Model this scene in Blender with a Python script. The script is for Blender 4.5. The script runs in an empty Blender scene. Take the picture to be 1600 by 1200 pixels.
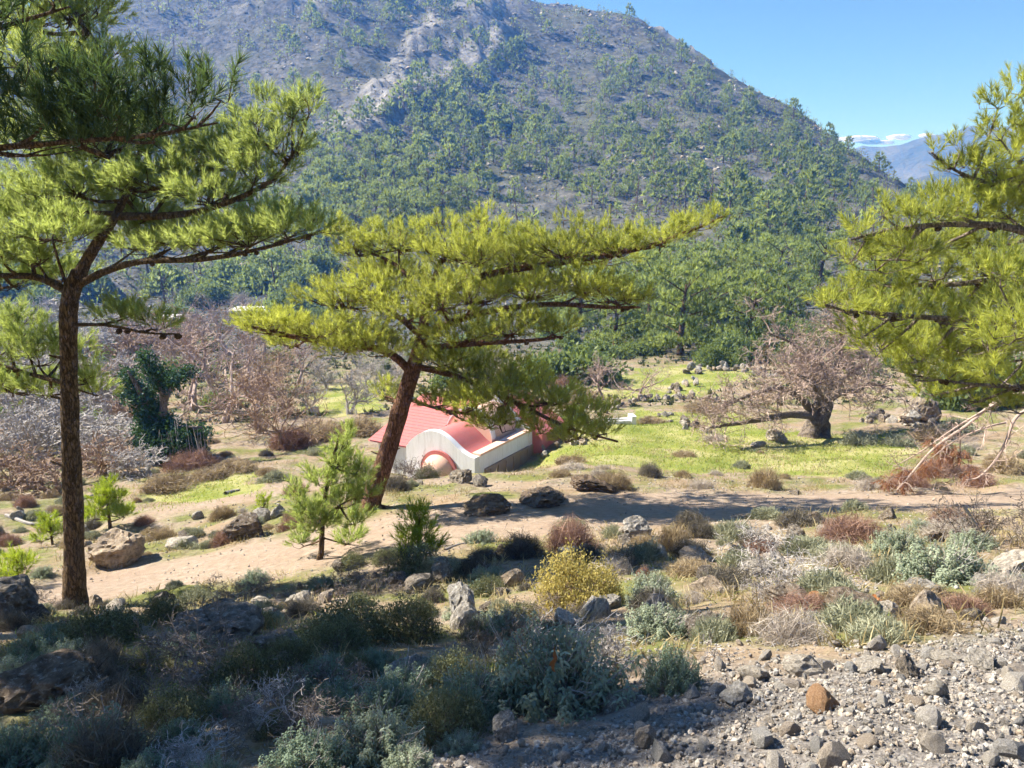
import bpy, math
import numpy as np

# ------------------------------------------------------------------ camera, sky, sun, exposure
scene = bpy.context.scene
COL = scene.collection
PITCH = math.radians(12.4)
FPX = 1232.0
cam_data = bpy.data.cameras.new("camera")
cam_data.sensor_width = 36.0
cam_data.lens = 36.0 * FPX / 1600.0
cam_data.clip_start = 0.05
cam_data.clip_end = 20000.0
cam = bpy.data.objects.new("camera", cam_data)
COL.objects.link(cam)
cam.location = (0, 0, 0)
cam.rotation_euler = (math.radians(90) - PITCH, 0, 0)
scene.camera = cam

SUN_AZ = (-0.95, 0.31)
SUN_EL = math.radians(44)
_n = math.hypot(*SUN_AZ)
SUN_DIR = np.array([SUN_AZ[0] / _n * math.cos(SUN_EL), SUN_AZ[1] / _n * math.cos(SUN_EL), math.sin(SUN_EL)])

world = bpy.data.worlds.new("World")
scene.world = world
world.use_nodes = True
wn = world.node_tree
bg = wn.nodes["Background"]
sky = wn.nodes.new("ShaderNodeTexSky")
sky.sky_type = 'NISHITA'
sky.sun_disc = False
sky.sun_elevation = SUN_EL
sky.sun_rotation = math.atan2(SUN_AZ[0], SUN_AZ[1])
sky.altitude = 400
sky.air_density = 1.0
sky.dust_density = 0.0
sky.ozone_density = 8.0
wn.links.new(sky.outputs[0], bg.inputs[0])
bg.inputs[1].default_value = 0.062

sun_data = bpy.data.lights.new("sun", 'SUN')
sun_data.energy = 5.0
sun_data.angle = math.radians(0.53)
sun_data.color = (1.0, 0.96, 0.92)
sun = bpy.data.objects.new("sun", sun_data)
COL.objects.link(sun)
from mathutils import Vector, Matrix
sun.rotation_euler = Vector(SUN_DIR).to_track_quat('Z', 'Y').to_euler()

vs = scene.view_settings
vs.view_transform = 'Standard'
vs.look = 'None'
vs.gamma = 1.0
vs.use_curve_mapping = False
vs.exposure = 1.5
scene.cycles.max_bounces = 6
scene.cycles.diffuse_bounces = 3
scene.cycles.glossy_bounces = 2
scene.cycles.transmission_bounces = 4
scene.cycles.volume_bounces = 0
scene.cycles.use_denoising = True
scene.cycles.use_adaptive_sampling = True
scene.cycles.adaptive_threshold = 0.03

# ------------------------------------------------------------------ numeric helpers
RNG = np.random.default_rng(11)


def ray(u, v):
    """Direction through pixel (u, v) of the 1600x1200 photograph, scaled so that y = 1."""
    a = (u - 800.0) / FPX
    b = -(v - 600.0) / FPX
    y = math.cos(PITCH) + b * math.sin(PITCH)
    z = -math.sin(PITCH) + b * math.cos(PITCH)
    return np.array([a / y, 1.0, z / y])


def at(u, v, Y):
    return ray(u, v) * Y


def _hash(ix, iy, iz, seed):
    h = (ix.astype(np.int64) * 374761393 + iy.astype(np.int64) * 668265263 + iz.astype(np.int64) * 2147483647 + seed * 1274126177) & 0xffffffff
    h = ((h ^ (h >> 13)) * 1274126177) & 0xffffffff
    h = ((h ^ (h >> 16)) * 2246822519) & 0xffffffff
    return ((h ^ (h >> 15)) & 0xffffff) / float(0xffffff)


def vnoise(P, seed=0):
    P = np.asarray(P, float)
    i = np.floor(P)
    f = P - i
    f = f * f * f * (f * (f * 6 - 15) + 10)
    ix, iy, iz = i[..., 0], i[..., 1], i[..., 2]
    r = 0
    for dx in (0, 1):
        wx = f[..., 0] if dx else 1 - f[..., 0]
        for dy in (0, 1):
            wy = f[..., 1] if dy else 1 - f[..., 1]
            for dz in (0, 1):
                wz = f[..., 2] if dz else 1 - f[..., 2]
                r = r + wx * wy * wz * _hash(ix + dx, iy + dy, iz + dz, seed)
    return r * 2 - 1


def fbm(P, octaves=4, seed=0, gain=0.5, lac=2.03):
    s, a, t = 0, 1.0, 0
    P = np.asarray(P, float)
    for k in range(octaves):
        s = s + a * vnoise(P * (lac ** k) + 17.3 * k, seed + k)
        t += a
        a *= gain
    return s / t


def xy0(x, y):
    return np.stack([x, y, np.zeros_like(x)], -1)


def smooth(a, b, x):
    t = np.clip((x - a) / (b - a), 0, 1)
    return t * t * (3 - 2 * t)


def unit(v):
    v = np.asarray(v, float)
    return v / np.maximum(np.linalg.norm(v, axis=-1, keepdims=True), 1e-9)


# ------------------------------------------------------------------ mesh helpers
def make_mesh(name, V, F, mats, midx=None, var=None, smooth_shade=False):
    V = np.ascontiguousarray(V, dtype=np.float32)
    F = np.ascontiguousarray(F, dtype=np.int32)
    me = bpy.data.meshes.new(name)
    n = len(F)
    k = F.shape[1]
    me.vertices.add(len(V))
    me.vertices.foreach_set("co", V.ravel())
    me.loops.add(n * k)
    me.loops.foreach_set("vertex_index", F.ravel())
    me.polygons.add(n)
    me.polygons.foreach_set("loop_start", np.arange(0, n * k, k, dtype=np.int32))
    if not isinstance(mats, (list, tuple)):
        mats = [mats]
    for m in mats:
        me.materials.append(m)
    if midx is not None:
        me.polygons.foreach_set("material_index", np.ascontiguousarray(midx, dtype=np.int32))
    me.polygons.foreach_set("use_smooth", np.full(n, bool(smooth_shade)))
    if var is not None:
        a = me.attributes.new("var", 'FLOAT', 'POINT')
        a.data.foreach_set("value", np.ascontiguousarray(var, dtype=np.float32))
    me.update(calc_edges=True)
    return me


def link(name, data, parent=None, loc=None, rot=None, scale=None):
    o = bpy.data.objects.new(name, data)
    COL.objects.link(o)
    if parent is not None:
        o.parent = parent
    if loc is not None:
        o.location = loc
    if rot is not None:
        o.rotation_euler = rot
    if scale is not None:
        o.scale = (scale, scale, scale) if np.isscalar(scale) else scale
    return o


def tag(o, label=None, category=None, group=None, kind=None):
    if label: o["label"] = label
    if category: o["category"] = category
    if group: o["group"] = group
    if kind: o["kind"] = kind
    return o


def empty(name, loc, label=None, category=None, group=None):
    o = bpy.data.objects.new(name, None)
    COL.objects.link(o)
    o.location = loc
    o.empty_display_size = 0.1
    return tag(o, label, category, group)


class MB:
    """Collects triangle soup with a material index and a colour-variation value."""
    def __init__(self):
        self.V, self.F, self.M, self.A, self.n = [], [], [], [], 0

    def add(self, V, F, m=0, var=0.5):
        V = np.asarray(V, float).reshape(-1, 3)
        F = np.asarray(F, int).reshape(-1, 3)
        self.V.append(V)
        self.F.append(F + self.n)
        self.M.append(np.full(len(F), m))
        self.A.append(np.broadcast_to(np.asarray(var, float), (len(V),)))
        self.n += len(V)
        return self

    def mesh(self, name, mats, smooth_shade=False, origin=None):
        V = np.concatenate(self.V)
        if origin is not None:
            V = V - np.asarray(origin)
        return make_mesh(name, V, np.concatenate(self.F), mats, np.concatenate(self.M), np.concatenate(self.A), smooth_shade)

    def obj(self, name, mats, parent=None, origin=None, smooth_shade=False):
        me = self.mesh(name, mats, smooth_shade, origin)
        return link(name, me, parent)


def quads(Q):
    Q = np.asarray(Q).reshape(-1, 4)
    return np.concatenate([Q[:, [0, 1, 2]], Q[:, [0, 2, 3]]])


def frames(d):
    d = unit(d)
    ref = np.where(np.abs(d[..., 2:3]) > 0.9, np.array([1.0, 0, 0]), np.array([0, 0, 1.0]))
    a = unit(np.cross(d, ref))
    b = np.cross(d, a)
    return a, b


def segs(P0, P1, R0, R1, n=3):
    """Many tapered n-sided rods."""
    P0, P1 = np.asarray(P0, float), np.asarray(P1, float)
    R0, R1 = np.asarray(R0, float), np.asarray(R1, float)
    a, b = frames(P1 - P0)
    ang = np.arange(n) * 2 * math.pi / n
    c = np.cos(ang)[None, :, None]
    s = np.sin(ang)[None, :, None]
    ring = a[:, None, :] * c + b[:, None, :] * s
    A = P0[:, None, :] + ring * R0[:, None, None]
    B = P1[:, None, :] + ring * R1[:, None, None]
    V = np.concatenate([A, B], 1).reshape(-1, 3)
    base = (np.arange(len(P0)) * 2 * n)[:, None]
    i = np.arange(n)
    j = (i + 1) % n
    Q = np.stack([i, j, j + n, i + n], -1)
    Q = (Q[None] + base[:, :, None]).reshape(-1, 4)
    return V, quads(Q)


def spline(pts, k=8):
    """Catmull-Rom through pts (rows may hold extra columns such as a radius)."""
    P = np.asarray(pts, float)
    if len(P) < 3:
        t = np.linspace(0, 1, k + 1)[:, None]
        return P[0] * (1 - t) + P[-1] * t
    Q = np.concatenate([[2 * P[0] - P[1]], P, [2 * P[-1] - P[-2]]])
    out = []
    for i in range(1, len(Q) - 2):
        t = np.linspace(0, 1, k, endpoint=False)[:, None]
        p0, p1, p2, p3 = Q[i - 1], Q[i], Q[i + 1], Q[i + 2]
        out.append(0.5 * ((2 * p1) + (-p0 + p2) * t + (2 * p0 - 5 * p1 + 4 * p2 - p3) * t ** 2 + (-p0 + 3 * p1 - 3 * p2 + p3) * t ** 3))
    out.append(P[-1:])
    return np.concatenate(out)


def tube(pts, radii, n=10, rough=0.0, seed=0, k=8, cap=True):
    """A bent, tapering, slightly lumpy limb through pts."""
    D = spline(np.column_stack([pts, radii]), k)
    C, R = D[:, :3], np.maximum(D[:, 3], 0.001)
    T = unit(np.gradient(C, axis=0))
    a = np.zeros_like(T)
    ref = np.array([1.0, 0.2, 0.1]) if abs(T[0][2]) > 0.7 else np.array([0, 0, 1.0])
    for i in range(len(T)):
        ref = ref - T[i] * np.dot(ref, T[i])
        ref = ref / np.linalg.norm(ref)
        a[i] = ref
    b = np.cross(T, a)
    ang = np.arange(n) * 2 * math.pi / n
    ring = a[:, None, :] * np.cos(ang)[None, :, None] + b[:, None, :] * np.sin(ang)[None, :, None]
    V = C[:, None, :] + ring * R[:, None, None]
    if rough:
        V = V + ring * (R[:, None] * rough * fbm(V * (1.3 / max(R.max(), 0.02)) + seed, 3, seed))[..., None]
    m = len(C)
    V = V.reshape(-1, 3)
    i = np.arange(m - 1)[:, None] * n
    j = np.arange(n)[None, :]
    jn = (j + 1) % n
    F = quads(np.stack(np.broadcast_arrays(i + j, i + jn, i + n + jn, i + n + j), -1))
    if cap:
        V = np.concatenate([V, C[-1:] + T[-1:] * R[-1]])
        j1 = np.arange(n)
        F = np.concatenate([F, np.stack([(m - 1) * n + j1, (m - 1) * n + (j1 + 1) % n, np.full(n, len(V) - 1)], -1)])
    return V, F


def stamp(T, F, M, off):
    """Copies template T (n,3) by matrices M (k,3,3) and offsets off (k,3)."""
    k, n = len(M), len(T)
    V = np.einsum('kij,nj->kni', M, T) + off[:, None, :]
    FF = F[None] + (np.arange(k) * n)[:, None, None]
    return V.reshape(-1, 3), FF.reshape(-1, 3)


def basis(d, roll, s):
    """Matrices that carry +z to d with a roll about it and scale s."""
    d = unit(d)
    a, b = frames(d)
    c, sn = np.cos(roll)[:, None], np.sin(roll)[:, None]
    x = a * c + b * sn
    y = np.cross(d, x)
    return np.stack([x, y, d], -1) * np.asarray(s, float).reshape(-1, 1, 1)


# ------------------------------------------------------------------ material helpers
class NT:
    def __init__(self, name):
        self.m = bpy.data.materials.new(name)
        self.m.use_nodes = True
        self.t = self.m.node_tree
        self.t.nodes.clear()
        self.out = self.t.nodes.new("ShaderNodeOutputMaterial")

    def n(self, typ, **kw):
        nd = self.t.nodes.new(typ)
        for k, v in kw.items():
            if k.startswith("i_"):
                key = k[2:]
                nd.inputs[int(key) if key.isdigit() else key].default_value = v
            else:
                setattr(nd, k, v)
        return nd

    def l(self, a, b):
        self.t.links.new(a, b)

    def coord(self, kind="Object"):
        return self.n("ShaderNodeTexCoord").outputs[kind]

    def noise(self, vec, scale, detail=4, rough=0.55, out="Fac"):
        nd = self.n("ShaderNodeTexNoise", i_Scale=scale, i_Detail=detail, i_Roughness=rough)
        self.l(vec, nd.inputs["Vector"])
        return nd.outputs[out]

    def ramp(self, fac, stops, interp='LINEAR'):
        nd = self.n("ShaderNodeValToRGB")
        cr = nd.color_ramp
        cr.interpolation = interp
        while len(cr.elements) < len(stops):
            cr.elements.new(0.5)
        for e, (p, c) in zip(cr.elements, stops):
            e.position = p
            e.color = (c[0], c[1], c[2], 1) if not np.isscalar(c) else (c, c, c, 1)
        self.l(fac, nd.inputs[0])
        return nd.outputs[0]

    def mix(self, fac, a, b, blend='MIX'):
        nd = self.n("ShaderNodeMix", data_type='RGBA', blend_type=blend)
        for sock, val in ((nd.inputs[0], fac), (nd.inputs[6], a), (nd.inputs[7], b)):
            if hasattr(val, "is_linked"):
                self.l(val, sock)
            elif np.isscalar(val):
                sock.default_value = val
            else:
                sock.default_value = (val[0], val[1], val[2], 1)
        return nd.outputs[2]

    def math(self, op, a, b=0.0, clamp=False):
        nd = self.n("ShaderNodeMath", operation=op, use_clamp=clamp)
        for sock, val in ((nd.inputs[0], a), (nd.inputs[1], b)):
            if hasattr(val, "is_linked"):
                self.l(val, sock)
            else:
                sock.default_value = val
        return nd.outputs[0]

    def attr(self, name, out="Fac"):
        return self.n("ShaderNodeAttribute", attribute_name=name).outputs[out]

    def bump(self, h, strength=0.5, dist=0.05):
        nd = self.n("ShaderNodeBump", i_Strength=strength, i_Distance=dist)
        self.l(h, nd.inputs["Height"])
        return nd.outputs[0]

    def done(self, color, rough=0.85, bump=None, translucent=None, tfac=0.0, spec=0.25):
        p = self.n("ShaderNodeBsdfPrincipled")
        p.inputs["Roughness"].default_value = rough
        p.inputs["Specular IOR Level"].default_value = spec
        if hasattr(color, "is_linked"):
            self.l(color, p.inputs["Base Color"])
        else:
            p.inputs["Base Color"].default_value = (*color, 1)
        if bump is not None:
            self.l(bump, p.inputs["Normal"])
        res = p.outputs[0]
        if translucent is not None:
            tr = self.n("ShaderNodeBsdfTranslucent")
            if hasattr(translucent, "is_linked"):
                self.l(translucent, tr.inputs[0])
            else:
                tr.inputs[0].default_value = (*translucent, 1)
            mx = self.n("ShaderNodeMixShader")
            mx.inputs[0].default_value = tfac
            self.l(res, mx.inputs[1])
            self.l(tr.outputs[0], mx.inputs[2])
            res = mx.outputs[0]
        self.l(res, self.out.inputs[0])
        return self.m


def leaf_mat(name, dark, light, trans=None, tfac=0.4, obj_random=0.0, rough=0.6):
    t = NT(name)
    v = t.attr("var")
    if obj_random:
        r = t.n("ShaderNodeObjectInfo").outputs["Random"]
        v = t.math('ADD', v, t.math('MULTIPLY', t.math('SUBTRACT', r, 0.5), obj_random), True)
    c = t.mix(v, dark, light)
    tc = c if trans is None else t.mix(v, tuple(x * 0.75 for x in trans), trans)
    return t.done(c, rough, None, tc, tfac, 0.3)

# ------------------------------------------------------------------ the terrain: heights surveyed along sight lines
CTRL = {
    1200: {0: 3.4, 400: 3.2, 800: 2.9, 1200: 2.5, 1600: 2.4},
    1080: {0: 5.2, 400: 4.8, 800: 4.3, 1200: 3.6, 1600: 3.4},
    1000: {0: 8.0, 400: 7.0, 800: 6.0, 1200: 4.9, 1600: 4.5},
    950: {0: 11.0, 120: 11.2, 400: 9.0, 800: 7.6, 1200: 6.2, 1600: 5.7},
    900: {0: 14.0, 400: 12.0, 800: 9.6, 1200: 7.8, 1600: 7.2},
    850: {0: 17.0, 400: 14.6, 600: 13.0, 800: 12.0, 1200: 10.2, 1600: 9.0},
    800: {0: 21.0, 200: 20.0, 400: 18.0, 600: 15.8, 800: 14.6, 1000: 14.5, 1200: 14.0, 1400: 13.4, 1600: 12.5},
    762: {0: 25.0, 400: 22.0, 600: 19.0, 800: 17.6, 1000: 17.4, 1200: 17.6, 1400: 17.0, 1600: 16.0},
    720: {0: 30.0, 200: 29.0, 400: 27.5, 900: 22.5, 1000: 22.5, 1100: 22.5, 1200: 23.0, 1400: 22.5, 1600: 21.0},
    680: {0: 36.0, 400: 34.0, 950: 29.5, 1100: 29.0, 1260: 28.5, 1450: 27.5, 1600: 26.0},
    640: {0: 44.0, 400: 42.0, 900: 37.0, 1100: 37.0, 1300: 36.0, 1600: 34.0},
    600: {0: 55.0, 400: 52.0, 700: 48.0, 1000: 47.0, 1300: 45.0, 1600: 42.0},
    560: {0: 70.0, 400: 68.0, 800: 60.0, 1100: 58.0, 1300: 56.0, 1600: 54.0},
    520: {0: 90.0, 400: 88.0, 800: 80.0, 1200: 76.0, 1600: 74.0},
    480: {0: 110.0, 400: 110.0, 800: 102.0, 1200: 96.0, 1600: 92.0},
    430: {0: 132.0, 400: 132.0, 800: 126.0, 1200: 118.0, 1600: 114.0},
    380: {0: 155.0, 400: 155.0, 800: 148.0, 1200: 138.0, 1430: 136.0, 1600: 140.0},
    330: {0: 180.0, 400: 180.0, 800: 174.0, 1200: 164.0, 1400: 176.0},
    200: {0: 250.0, 400: 252.0, 620: 240.0, 800: 248.0, 1000: 240.0, 1200: 244.0},
    100: {0: 330.0, 300: 325.0, 700: 305.0, 850: 318.0, 1000: 310.0},
}
RIDGE = [(-100, 60, 430), (20, 36, 425), (120, 4, 420), (250, -30, 415), (450, -45, 410), (650, -28, 405), (800, 0, 398), (880, 8, 390), (960, 32, 375), (1040, 66, 355),
         (1105, 106, 335), (1180, 158, 318), (1250, 200, 298), (1320, 243, 272), (1400, 293, 240), (1440, 318, 222), (1520, 352, 205), (1600, 372, 200)]


def _survey():
    P, T = [], []
    def put(p):
        r = math.hypot(p[0], p[1])
        P.append((math.atan2(p[0], p[1]), math.log(r)))
        T.append(p[2] / r)
    def tilt(u, Y):
        # the face of the hill swings away from the viewer towards the right
        return 118 + (Y - 118) * (.74 + .34 * u / 1600)
    for v, row in CTRL.items():
        for u, Y in row.items():
            put(at(u, v, tilt(u, Y) if v < 400 else Y))
    for u, v, Y in RIDGE:
        p = at(u, v, tilt(u, Y))
        put(p)
        put(np.array([p[0] * 1.16, p[1] * 1.16, p[2] - 22]))
        put(np.array([p[0] * 1.7, p[1] * 1.7, min(p[2] * 0.2, 5) - 25]))
    # the little terrace on which the chapel stands
    for X, Y, Z in ((-3.8, 24.6, -8.65), (-1.3, 23.2, -8.5), (0.3, 25.0, -8.75), (1.3, 27.6, -8.5), (-0.6, 29.5, -8.9), (-4.6, 28.5, -9.0)):
        put(np.array([X, Y, Z]))
    for u, v, Y in ((640, 748, 22.4), (690, 752, 22.3), (735, 753, 22.3)):
        put(at(u, v, Y))
    return np.array(P), np.array(T)


_CP, _CT = _survey()
_S = np.array([1.6, 1.0])


def _tps(d2):
    return 0.5 * d2 * np.log(d2 + 1e-12)


def _fit():
    n = len(_CP)
    Q = _CP * _S
    d2 = ((Q[:, None] - Q[None]) ** 2).sum(-1)
    A = np.zeros((n + 3, n + 3))
    A[:n, :n] = _tps(d2) + np.eye(n) * 3e-4
    A[:n, n] = 1
    A[:n, n + 1:] = Q
    A[n:, :n] = A[:n, n:].T
    return np.linalg.solve(A, np.concatenate([_CT, np.zeros(3)]))


_W = _fit()


def base_height(x, y):
    x = np.atleast_1d(np.asarray(x, float))
    y = np.atleast_1d(np.asarray(y, float))
    r = np.maximum(np.hypot(x, y), 0.02)
    th = np.arctan2(x, y)
    lim = 0.62
    thc = np.where(np.abs(th) > lim, np.sign(th) * (lim + 0.12 * np.tanh((np.abs(th) - lim) / 0.5)), th)
    R0, R1 = 3.0, 690.0
    rc = np.clip(r, R0, R1)
    Q = np.stack([thc, np.log(rc)], -1) * _S
    C = _CP * _S
    t = np.empty(len(Q))
    for s in range(0, len(Q), 20000):
        q = Q[s:s + 20000]
        d2 = ((q[:, None] - C[None]) ** 2).sum(-1)
        t[s:s + 20000] = _tps(d2) @ _W[:-3] + _W[-3] + q @ _W[-2:]
    z = t * rc
    z = np.where(r < R0, -1.55 + (z + 1.55) * (r / R0), z)
    z = np.where(r > R1, z + (-30 - z) * smooth(R1, 900, r), z)
    # the slope goes on rising behind the viewer
    back = smooth(0.9, 2.2, np.abs(th))
    zb = -1.55 - 0.42 * y * np.where(y < 0, 1, 0.6)
    zb = np.clip(zb, -14, 30) * (1 - smooth(80, 400, r)) - 20 * smooth(80, 400, r)
    return z * (1 - back) + zb * back


def uv_of(x, y, z):
    """Pixel of the photograph that shows the point (used to survey zones on the ground)."""
    f = y * math.cos(PITCH) - z * math.sin(PITCH)
    up = y * math.sin(PITCH) + z * math.cos(PITCH)
    return 800 + FPX * x / f, 600 - FPX * up / f


def poly_dist(x, y, pts):
    """Distance to a polyline and the interpolated half-width."""
    best = np.full(np.shape(x), 1e9)
    for (x0, y0, w0), (x1, y1, w1) in zip(pts[:-1], pts[1:]):
        dx, dy = x1 - x0, y1 - y0
        t = np.clip(((x - x0) * dx + (y - y0) * dy) / (dx * dx + dy * dy), 0, 1)
        d = np.hypot(x - x0 - t * dx, y - y0 - t * dy) / (w0 + t * (w1 - w0))
        best = np.minimum(best, d)
    return best


def _gxy(u, v):
    """Ground point seen at pixel (u, v): march along the sight line."""
    d = ray(u, v)
    Y = np.geomspace(1.0, 420, 700)
    h = base_height(d[0] * Y, Y) - d[2] * Y
    k = np.argmax(h > 0)
    if k == 0:
        return d * (Y[-1] if h[0] <= 0 else Y[0])
    y0, y1 = Y[k - 1], Y[k]
    t = h[k - 1] / (h[k - 1] - h[k])
    return d * (y0 + t * (y1 - y0))


PATH_PIX = [(-60, 965, .9), (60, 935, 1.2), (200, 905, 1.35), (330, 882, 1.4), (460, 862, 1.5), (590, 838, 1.6), (700, 820, 1.8), (800, 808, 1.9), (920, 800, 1.9), (1060, 792, 1.7), (1220, 786, 1.5), (1400, 783, 1.4), (1600, 781, 1.3), (1750, 780, 1.3)]
PATH = [(*_gxy(u, v)[:2], w) for u, v, w in PATH_PIX]
SIDE_PIX = [(250, 800, 1.0), (360, 776, 1.1), (470, 762, 1.1), (590, 750, 1.0), (700, 752, .9), (800, 757, .7)]
SIDE = [(*_gxy(u, v)[:2], w) for u, v, w in SIDE_PIX]


def in_poly(u, v, pts):
    r = np.zeros(np.shape(u), bool)
    n = len(pts)
    for i in range(n):
        x0, y0 = pts[i]
        x1, y1 = pts[(i + 1) % n]
        c = ((y0 > v) != (y1 > v)) & (u < (x1 - x0) * (v - y0) / (y1 - y0 + 1e-9) + x0)
        r ^= c
    return r


MEADOW_PTS = [[_gxy(u, v)[:2] for u, v in poly] for poly in (
    [(855, 720), (900, 690), (985, 640), (1060, 648), (1130, 640), (1200, 668), (1290, 675), (1420, 680), (1440, 712), (1380, 742), (1200, 736), (1080, 738), (1000, 726), (930, 722)],
    [(930, 612), (990, 578), (1090, 570), (1180, 580), (1130, 612), (1030, 626)],
    [(470, 640), (500, 600), (580, 590), (600, 640), (540, 652)],
    [(230, 760), (330, 745), (400, 742), (380, 772), (260, 790)])]


def zones(x, y):
    p = poly_dist(x, y, PATH)
    s = poly_dist(x, y, SIDE)
    nz = fbm(xy0(x * 0.8, y * 0.8), 3, 5)
    path = 1 - smooth(0.75, 1.25, p + 0.25 * nz)
    side = (1 - smooth(0.6, 1.3, s + 0.35 * nz)) * 0.7
    mead = np.zeros_like(x)
    wx, wy = 1.2 * fbm(xy0(x * .35, y * .35), 3, 21), 1.6 * fbm(xy0(x * .35, y * .35), 3, 22)
    for poly in MEADOW_PTS:
        mead = np.maximum(mead, in_poly(x + wx, y + wy, poly))
    return path, side, mead


def gravel_zone(x, y):
    """1 on the loose stony bank at the lower right."""
    e = y - (3.35 + 0.42 * np.clip(x, 0, 3.4))
    return (1 - smooth(-0.4, 0.5, e + 0.5 * fbm(xy0(x, y), 3, 31))) * smooth(-0.5, 0.5, x + 0.45 + 0.25 * (y - 3) + 0.25 * fbm(xy0(x * 2, y * 2), 2, 33))


def outcrop(x, y):
    """Where bare rock breaks through on the hill: the crag ridge and the summit cliffs."""
    pts = [(*at(785, 15, 360)[:2], 16), (*at(700, 70, 308)[:2], 13), (*at(640, 130, 262)[:2], 11), (*at(560, 210, 222)[:2], 10)]
    d = poly_dist(x, y, pts)
    pts2 = [(*at(740, 100, 285)[:2], 8), (*at(770, 60, 315)[:2], 9)]
    d = np.minimum(d, poly_dist(x, y, pts2))
    pts3 = [(*at(1040, 70, 346)[:2], 6), (*at(1100, 106, 332)[:2], 8)]
    d = np.minimum(d, poly_dist(x, y, pts3))
    pts4 = [(*at(400, 60, 308)[:2], 8), (*at(520, 60, 312)[:2], 11)]
    d = np.minimum(d, poly_dist(x, y, pts4) * 1.3)
    return 1 - smooth(0.3, 1.25, d + 0.5 * fbm(xy0(x * .05, y * .05), 3, 41))


def height(x, y):
    x = np.atleast_1d(np.asarray(x, float))
    y = np.atleast_1d(np.asarray(y, float))
    z = base_height(x, y)
    r = np.hypot(x, y)
    p = np.minimum(poly_dist(x, y, PATH), poly_dist(x, y, SIDE))
    flat = smooth(0.7, 1.5, p)
    near = 1 - smooth(40, 90, r)
    z = z + near * (0.25 + 0.75 * flat) * (0.22 * fbm(xy0(x * .33, y * .33), 4, 1) * smooth(2, 9, r) + 0.05 * fbm(xy0(x * 2.1, y * 2.1), 4, 2)) 
    # a low earth bank along the far edge of the path
    bank = np.exp(-((p - 1.28) / 0.2) ** 2) * smooth(8, 11, r) * (1 - smooth(26, 34, r))
    z = z + bank * 0.13 * (0.4 + 0.9 * fbm(xy0(x * .9, y * .9), 2, 8))
    far = smooth(60, 140, r) * (1 - smooth(800, 1200, r))
    z = z + far * (3.0 * fbm(xy0(x * .018, y * .018), 3, 3) + 2.2 * fbm(xy0(x * .06, y * .06), 4, 4))
    oc = outcrop(x, y) * smooth(150, 200, r)
    rid = 1 - np.abs(fbm(np.stack([x * .07, y * .035, np.zeros_like(x)], -1), 4, 6))
    z = z + oc * (6.5 * (rid - 0.55) + 3.2 * (.5 - np.abs(fbm(np.stack([x * .22, y * .1, 0 * x], -1), 4, 7))))
    z = z + far * smooth(95, 150, r) * (1.1 * fbm(xy0(x * .21, y * .21), 3, 14))
    return z


def ground(u, v, dy=0.0):
    """Point of the real (bumpy) ground near the sight line through a pixel of the photograph."""
    p = _gxy(u, v)
    k = 1 + dy / max(p[1], 1e-6)
    x, y = p[0] * k, p[1] * k
    return np.array([x, y, height(x, y)[0]])


def on(x, y, sink=0.0):
    return (float(x), float(y), float(height(x, y)[0]) - sink)


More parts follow.
